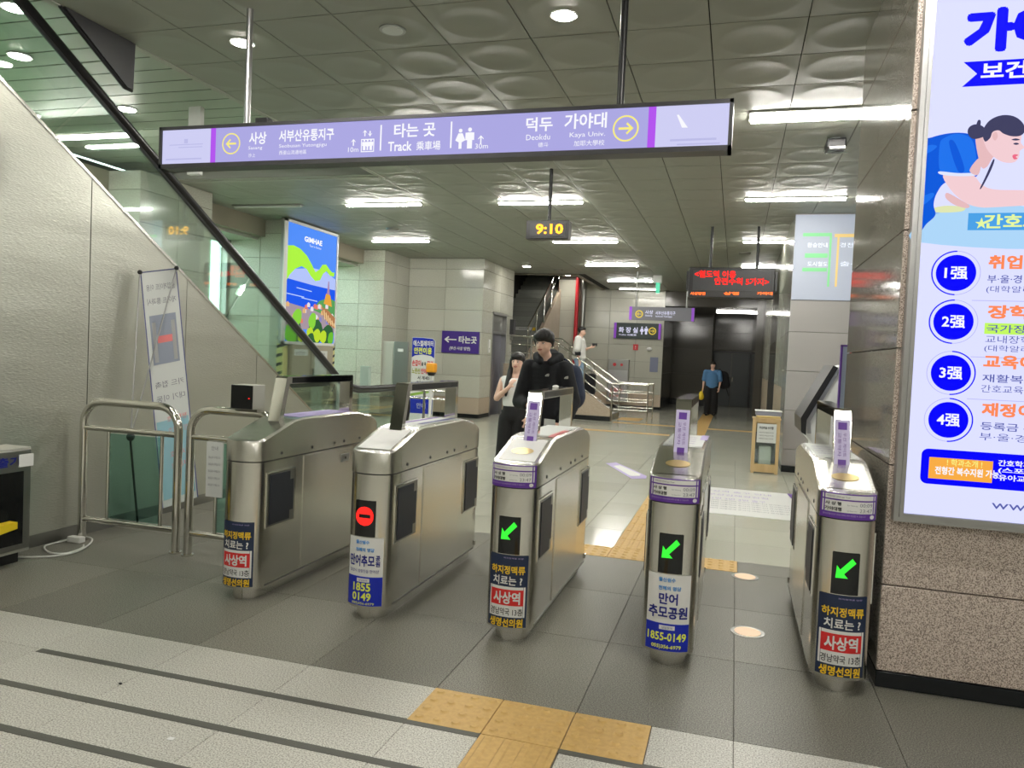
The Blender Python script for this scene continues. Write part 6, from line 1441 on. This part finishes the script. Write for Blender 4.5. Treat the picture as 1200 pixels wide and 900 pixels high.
def legs(J, m, top=0.11, kn=0.085, an=0.075, k=1.0, vx=0.014, name='trousers', short=False):
    cp = [(J['pelvis'], (0.165 * k, 0.12 * k, 0.12 * k), J['pelvis'], (0.16 * k, 0.12 * k, 0.12 * k))]
    for s_ in 'LR':
        a = Vector(J['an' + s_]) + Vector((0, 0, 0.02)); 
        cp.append((J['hip' + s_], top * k, J['kn' + s_], kn * k))
        if not short: cp.append((J['kn' + s_], kn * k, tuple(a), an * k))
    return (name, m, cp, vx)
# ---- man in black jacket at the third gate (local frame: x right in picture, -y toward the camera) ----
def stand(h, sh=0.21, hipw=0.09, spread=0.11):
    k = h / 1.80
    J = dict(head=(0, -0.02, 1.66 * k), neck=(0, 0.0, 1.50 * k), chest=(0, 0, 1.28 * k), pelvis=(0, 0.0, 0.96 * k))
    for s_, q in (('L', -1), ('R', 1)):
        J['sh' + s_] = (q * sh * k, 0.0, 1.43 * k); J['el' + s_] = (q * (sh + 0.05) * k, 0.02, 1.13 * k); J['wr' + s_] = (q * (sh + 0.05) * k, -0.05, 0.88 * k)
        J['hip' + s_] = (q * hipw * k, 0, 0.92 * k); J['kn' + s_] = (q * spread * k, -0.02, 0.50 * k); J['an' + s_] = (q * spread * k, 0.02, 0.085); J['toe' + s_] = (q * (spread + 0.02) * k, -0.14, 0.042)
    return J, k
J, k = stand(1.78)
J['head'] = (-0.03, -0.05, 1.705); J['neck'] = (-0.01, -0.01, 1.57)
J['shL'] = (-0.17, 0, 1.475); J['shR'] = (0.17, 0, 1.475)
J['elL'] = (-0.235, -0.05, 1.15); J['wrL'] = (-0.10, -0.26, 1.13)
J['elR'] = (0.25, 0.03, 1.17); J['wrR'] = (0.21, -0.16, 0.97)
jk = [((0, 0, 1.47), (0.165, 0.12, 0.09), (0, 0, 1.05), (0.185, 0.145, 0.14)), ((0, 0, 1.05), (0.185, 0.145, 0.12), (0, 0.01, 0.88), (0.18, 0.14, 0.07))]
for s_, w2 in (('L', 0.05), ('R', 0.07)):
    jk += [(J['sh' + s_], 0.080, J['el' + s_], 0.080), (J['el' + s_], 0.078, tuple(Vector(J['el' + s_]).lerp(Vector(J['wr' + s_]), 0.85)), w2)]
hood = [((-0.10, 0.03, 1.575), 0.055, (0.10, 0.03, 1.575), 0.055), ((-0.10, 0.02, 1.575), 0.052, (-0.045, -0.095, 1.535), 0.034), ((0.10, 0.02, 1.575), 0.052, (0.05, -0.095, 1.535), 0.034), ((0, 0.11, 1.57), (0.11, 0.06, 0.09), (0, 0.13, 1.49), (0.12, 0.06, 0.08))]
hd = Vector(J['head'])
FW = (-0.22, -0.97, -0.05)
hair = [(tuple(hd + Vector((0, 0.012, 0.055))), (0.098, 0.100, 0.088), tuple(hd + Vector((0, 0.03, 0.02))), (0.090, 0.080, 0.07)), (tuple(hd + Vector((-0.012, -0.050, 0.060))), (0.082, 0.058, 0.052), tuple(hd + Vector((0.0, -0.035, 0.085))), (0.080, 0.06, 0.05)), (tuple(hd + Vector((-0.078, 0.0, 0.03))), 0.026, tuple(hd + Vector((-0.074, 0.01, -0.01))), 0.016), (tuple(hd + Vector((0.078, -0.01, 0.03))), 0.028, tuple(hd + Vector((0.078, 0.0, -0.015))), 0.018)]
pm = onY(640, 440, 7.0)
man = mk_person('young man in a black hooded jacket with short black hair tapping through the gate', (pm.x + 0.02, 6.95, 0), J, 0.010, 1.0, FW,
    [('jacket', 'clothblack', jk, 0.014), ('hood', 'clothblack', hood, 0.012), legs(J, 'trousers'), ('hair', 'hair', hair, 0.009)],
    [(J['wrL'], (0.45, -0.5, -0.35), (0.4, -0.2, 0.8), 1.0, 0.4), (J['wrR'], (-0.35, -0.6, -0.35), (-0.7, 0.2, 0.5), 1.0, 0.5)])
q = MB()
for (cx, cz) in ((0.045, 1.40), (0.215, 1.385)):
    for r0 in (0.014, 0.024, 0.034):
        vs = [];
        for i in range(9):
            a_ = math.radians(90 + 90 * i / 8); yy = -0.150 if cx < 0.2 else -0.098
            vs += [(cx + r0 * 1.1 * math.cos(a_) + 0.012, yy, cz + (r0) * math.sin(a_) * 0.75), (cx + (r0 - 0.007) * 1.1 * math.cos(a_) + 0.012, yy, cz + (r0 - 0.007) * math.sin(a_) * 0.75)]
        q.add(vs, [(2 * i, 2 * i + 1, 2 * i + 3, 2 * i + 2) for i in range(8)])
q.build('chest_emblem', 'white', man, local=True)
t = thing('shoulder_bag', 'dark navy bag hanging at the side of the man in the black jacket', 'bag', (pm.x + 0.24, 7.05, 1.08))
flesh([((0.0, 0.10, 0.30), (0.085, 0.11, 0.14), (0.02, 0.08, 0.14), (0.105, 0.13, 0.13))], 0.012, 'bag_body', 'clothnavy', t)
MB().tube([(0.0, 0.10, 0.40), (-0.06, 0.09, 0.46), (-0.12, 0.06, 0.50)], 0.012, 8).build('strap', 'clothnavy', t, local=True)
t = thing('paper_bag', 'pale grey card held low in the hand of the man in the black jacket', 'card', (pm.x + 0.12, 6.72, 0.86))
MB().prism([(-0.055, 0, 0), (0.055, 0, 0), (0.05, 0, 0.15), (-0.05, 0, 0.155)], (0, 0.012, 0)).build('card', 'paper', t, local=True)
# ---- woman in white top ----
J, k = stand(1.60, sh=0.165)
J['head'] = (0.03, -0.04, 1.505); J['neck'] = (0.01, 0, 1.355)
J['elL'] = (-0.215, -0.02, 1.06); J['wrL'] = (-0.03, -0.16, 1.20); J['elR'] = (0.22, 0.02, 1.02); J['wrR'] = (0.20, -0.12, 0.86)
hd = Vector(J['head'])
top_ = [((0, 0, 1.25), (0.165, 0.105, 0.075), (0, 0, 1.02), (0.15, 0.11, 0.12)), ((-0.13, 0, 1.275), 0.06, (0.13, 0, 1.275), 0.06)]
hair = [(tuple(hd + Vector((0, 0.012, 0.05))), (0.088, 0.092, 0.072), tuple(hd + Vector((0, 0.04, 0.0))), (0.086, 0.07, 0.07)), (tuple(hd + Vector((-0.07, 0.0, 0.03))), 0.026, tuple(hd + Vector((-0.085, 0.01, -0.10))), 0.030), (tuple(hd + Vector((-0.085, 0.01, -0.10))), 0.034, (-0.075, -0.085, 1.20), 0.036), ((-0.075, -0.085, 1.20), 0.034, (-0.08, -0.10, 1.10), 0.015),
        (tuple(hd + Vector((0.07, 0.0, 0.03))), 0.024, tuple(hd + Vector((0.082, 0.02, -0.10))), 0.028), (tuple(hd + Vector((0, 0.07, -0.02))), 0.07, (0, 0.10, 1.26), 0.07), (tuple(hd + Vector((-0.045, -0.05, 0.062))), (0.03, 0.03, 0.030), tuple(hd + Vector((0.045, -0.05, 0.062))), (0.03, 0.03, 0.030))]
pw = onY(606, 440, 8.7)
mk_person('young woman with long dark hair, sleeveless white top and wide black trousers', (pw.x - 0.02, 8.7, 0), J, 0.011, 0.95, (-0.05, -1, -0.05),
    [('top', 'clothwhite', top_, 0.013), ('trousers', 'trousers', [(J['pelvis'], (0.155, 0.115, 0.12), (0, 0, 1.0), (0.135, 0.10, 0.06)), (J['hipL'], 0.105, (-0.11, 0, 0.12), 0.105), (J['hipR'], 0.105, (0.10, 0, 0.12), 0.105)], 0.014), ('hair', 'hair', hair, 0.010)],
    [(J['wrL'], (0.5, -0.2, 0.8), (0.6, -0.3, -0.3), 0.85, 0.5), (J['wrR'], (-0.1, -0.3, -0.9), (-0.5, -0.6, 0), 0.85, 0.4)])
# ---- man in white T-shirt on the stairs, facing right ----
J, k = stand(1.74)
J['head'] = (0.05, 0, 1.60); J['neck'] = (0.0, 0, 1.46)
J['shL'] = (0, -0.19, 1.39); J['shR'] = (0, 0.19, 1.39); J['elL'] = (0.0, -0.22, 1.10); J['wrL'] = (0.06, -0.20, 0.86); J['elR'] = (0.06, 0.22, 1.13); J['wrR'] = (0.26, 0.08, 1.20)
J['elL'] = (0.0, -0.24, 1.11); J['wrL'] = (0.05, -0.22, 0.87)
J['hipL'] = (0, -0.09, 0.90); J['hipR'] = (0, 0.09, 0.90); J['knL'] = (0.10, -0.10, 0.50); J['anL'] = (0.02, -0.10, 0.09); J['toeL'] = (0.17, -0.10, 0.045); J['knR'] = (0.10, 0.10, 0.48); J['anR'] = (0.22, 0.10, -0.06); J['toeR'] = (0.36, 0.10, -0.105)
J['shoe'] = 'white'
hd = Vector(J['head'])
ts = [((0, 0, 1.33), (0.15, 0.195, 0.10), (0, 0, 0.94), (0.18, 0.20, 0.10)), (J['shL'], 0.095, tuple(Vector(J['shL']).lerp(Vector(J['elL']), 0.85)), 0.095), (J['shR'], 0.095, tuple(Vector(J['shR']).lerp(Vector(J['elR']), 0.85)), 0.095)]
hair = [(tuple(hd + Vector((-0.018, 0, 0.055))), (0.100, 0.092, 0.066), tuple(hd + Vector((-0.03, 0, 0.02))), (0.078, 0.088, 0.07)), (tuple(hd + Vector((0.062, -0.04, 0.065))), 0.030, tuple(hd + Vector((0.062, 0.04, 0.065))), 0.030)]
ps = onY(677, 440, 20.0)
wm = mk_person('man in white T-shirt and pale jeans coming down the stairs looking at a phone', (onY(677, 440, 19.6).x - 0.02, 19.75, 0.601), J, 0.015, 1.0, (1, -0.1, -0.25),
    [('t_shirt', 'clothwhite', ts, 0.017), legs(J, 'denim', vx=0.018), ('hair', 'hair', hair, 0.013)],
    [(J['wrL'], (0.2, 0, -1), (0.8, -0.3, 0), 1.0, 0.5), (J['wrR'], (0.9, -0.1, 0.3), (-0.2, 0.2, 0.9), 1.0, 0.5)])
wm.scale = (1.06, 1.06, 1.06)
ps = onY(677, 440, 19.75)
t = thing('phone', 'dark phone held out by the man in the white T-shirt', 'phone', (ps.x + 0.36, 19.83, 1.93))
MB().bbox((-0.02, -0.04, -0.01), (0.10, 0.04, 0.06), 0.006).build('phone_body', 'black', t, local=True); MB().box((-0.021, -0.034, -0.003), (-0.0195, 0.034, 0.053)).build('screen', 'display', t, local=True)
t = thing('camera_pouch', 'small black pouch at the waist of the man in the white T-shirt', 'pouch', (ps.x + 0.03, 19.52, 1.70))
MB().bbox((-0.08, -0.07, -0.05), (0.08, -0.01, 0.05), 0.02).build('pouch_body', 'clothblack', t, local=True); MB().tube([(0.05, -0.03, 0.04), (0.0, -0.02, 0.25), (-0.05, 0.02, 0.40)], 0.008, 6).build('strap', 'clothblack', t, local=True)
zc = 0.63; pc = onY(690, 450, 19.75)
t = thing('suitcase', 'black bag carried behind the stair rail below the man in the white T-shirt', 'bag', (pc.x, 19.75, zc))
MB().bbox((-0.20, -0.14, 0.0), (0.17, 0.14, 0.56), 0.06).build('bag_body', 'clothblack', t, local=True)
MB().tube([(-0.10, 0, 0.54), (-0.08, 0, 0.64), (0.05, 0, 0.64), (0.07, 0, 0.54)], 0.012, 8).build('handle', 'black', t, local=True)
MB().cyl((-0.12, -0.1, -0.03), 0.03, 0.02, 'y', 12).cyl((0.1, -0.1, -0.03), 0.03, 0.02, 'y', 12).build('wheels', 'black', t, local=True)
# ---- far man in blue shirt ----
J, k = stand(1.68)
J['hipL'] = (-0.08, 0, 0.87); J['wrR'] = (0.22, -0.12, 0.88); J['wrL'] = (-0.26, -0.05, 0.82); J['neck'] = (0, 0, 1.42)
hd = Vector(J['head'])
hair = [(tuple(hd + Vector((0, 0.015, 0.055))), (0.088, 0.092, 0.062), tuple(hd + Vector((0, 0.035, 0.0))), (0.086, 0.065, 0.07)), (tuple(hd + Vector((-0.045, -0.06, 0.07))), 0.024, tuple(hd + Vector((0.045, -0.06, 0.07))), 0.024)]
tb = [((-0.12, 0, 1.335), 0.075, (0.12, 0, 1.335), 0.075), ((0, 0, 1.24), (0.19, 0.125, 0.11), (0, 0, 0.90), (0.18, 0.13, 0.09)), (J['shL'], 0.08, tuple(Vector(J['shL']).lerp(Vector(J['elL']), 0.8)), 0.075), (J['shR'], 0.08, tuple(Vector(J['shR']).lerp(Vector(J['elR']), 0.8)), 0.075)]
pb = onZ(833, 486, 0)
mk_person('far man in blue T-shirt and black trousers walking from the dark corridor', (pb.x, 23.9, 0), J, 0.016, 0.95, (-0.3, -1, 0),
    [('t_shirt', 'clothblue', tb, 0.018), legs(J, 'trousers', kn=0.10, an=0.10, vx=0.018), ('hair', 'hair', hair, 0.014)],
    [(J['wrR'], (-0.1, -0.4, -0.9), (-0.5, -0.5, 0), 1.0, 0.4), (J['wrL'], (0.0, -0.2, -1), (0.3, -0.8, 0), 1.0, 0.4)])
t = thing('backpack', 'black backpack slung behind the far man in the blue T-shirt', 'backpack', (pb.x + 0.25, 24.12, 0.85))
flesh([((0.06, 0, 0.40), (0.17, 0.12, 0.14), (0.10, 0, 0.12), (0.19, 0.13, 0.14))], 0.02, 'pack_body', 'clothblack', t)
MB().tube([(-0.12, -0.28, 0.50), (-0.05, -0.14, 0.58), (0.05, -0.05, 0.48)], 0.022, 8).build('strap', 'clothblack', t, local=True)
MB().tube([(0.16, 0, 0.05), (0.26, -0.02, -0.22)], 0.014, 6).build('loose_strap', 'clothblack', t, local=True)
t = thing('yellow_bag', 'small yellow bag hanging from the hand of the far man', 'bag', (pb.x - 0.30, 23.82, 0.45))
flesh([((0, 0, 0.12), (0.09, 0.05, 0.10), (0, 0, 0.22), (0.06, 0.04, 0.08))], 0.015, 'bag_body', 'lemonp', t)
MB().tube([(0, 0, 0.26), (0.03, 0.02, 0.38)], 0.008, 6).build('handle', 'lemonp', t, local=True)

bpy.data.scenes.remove(TMP)
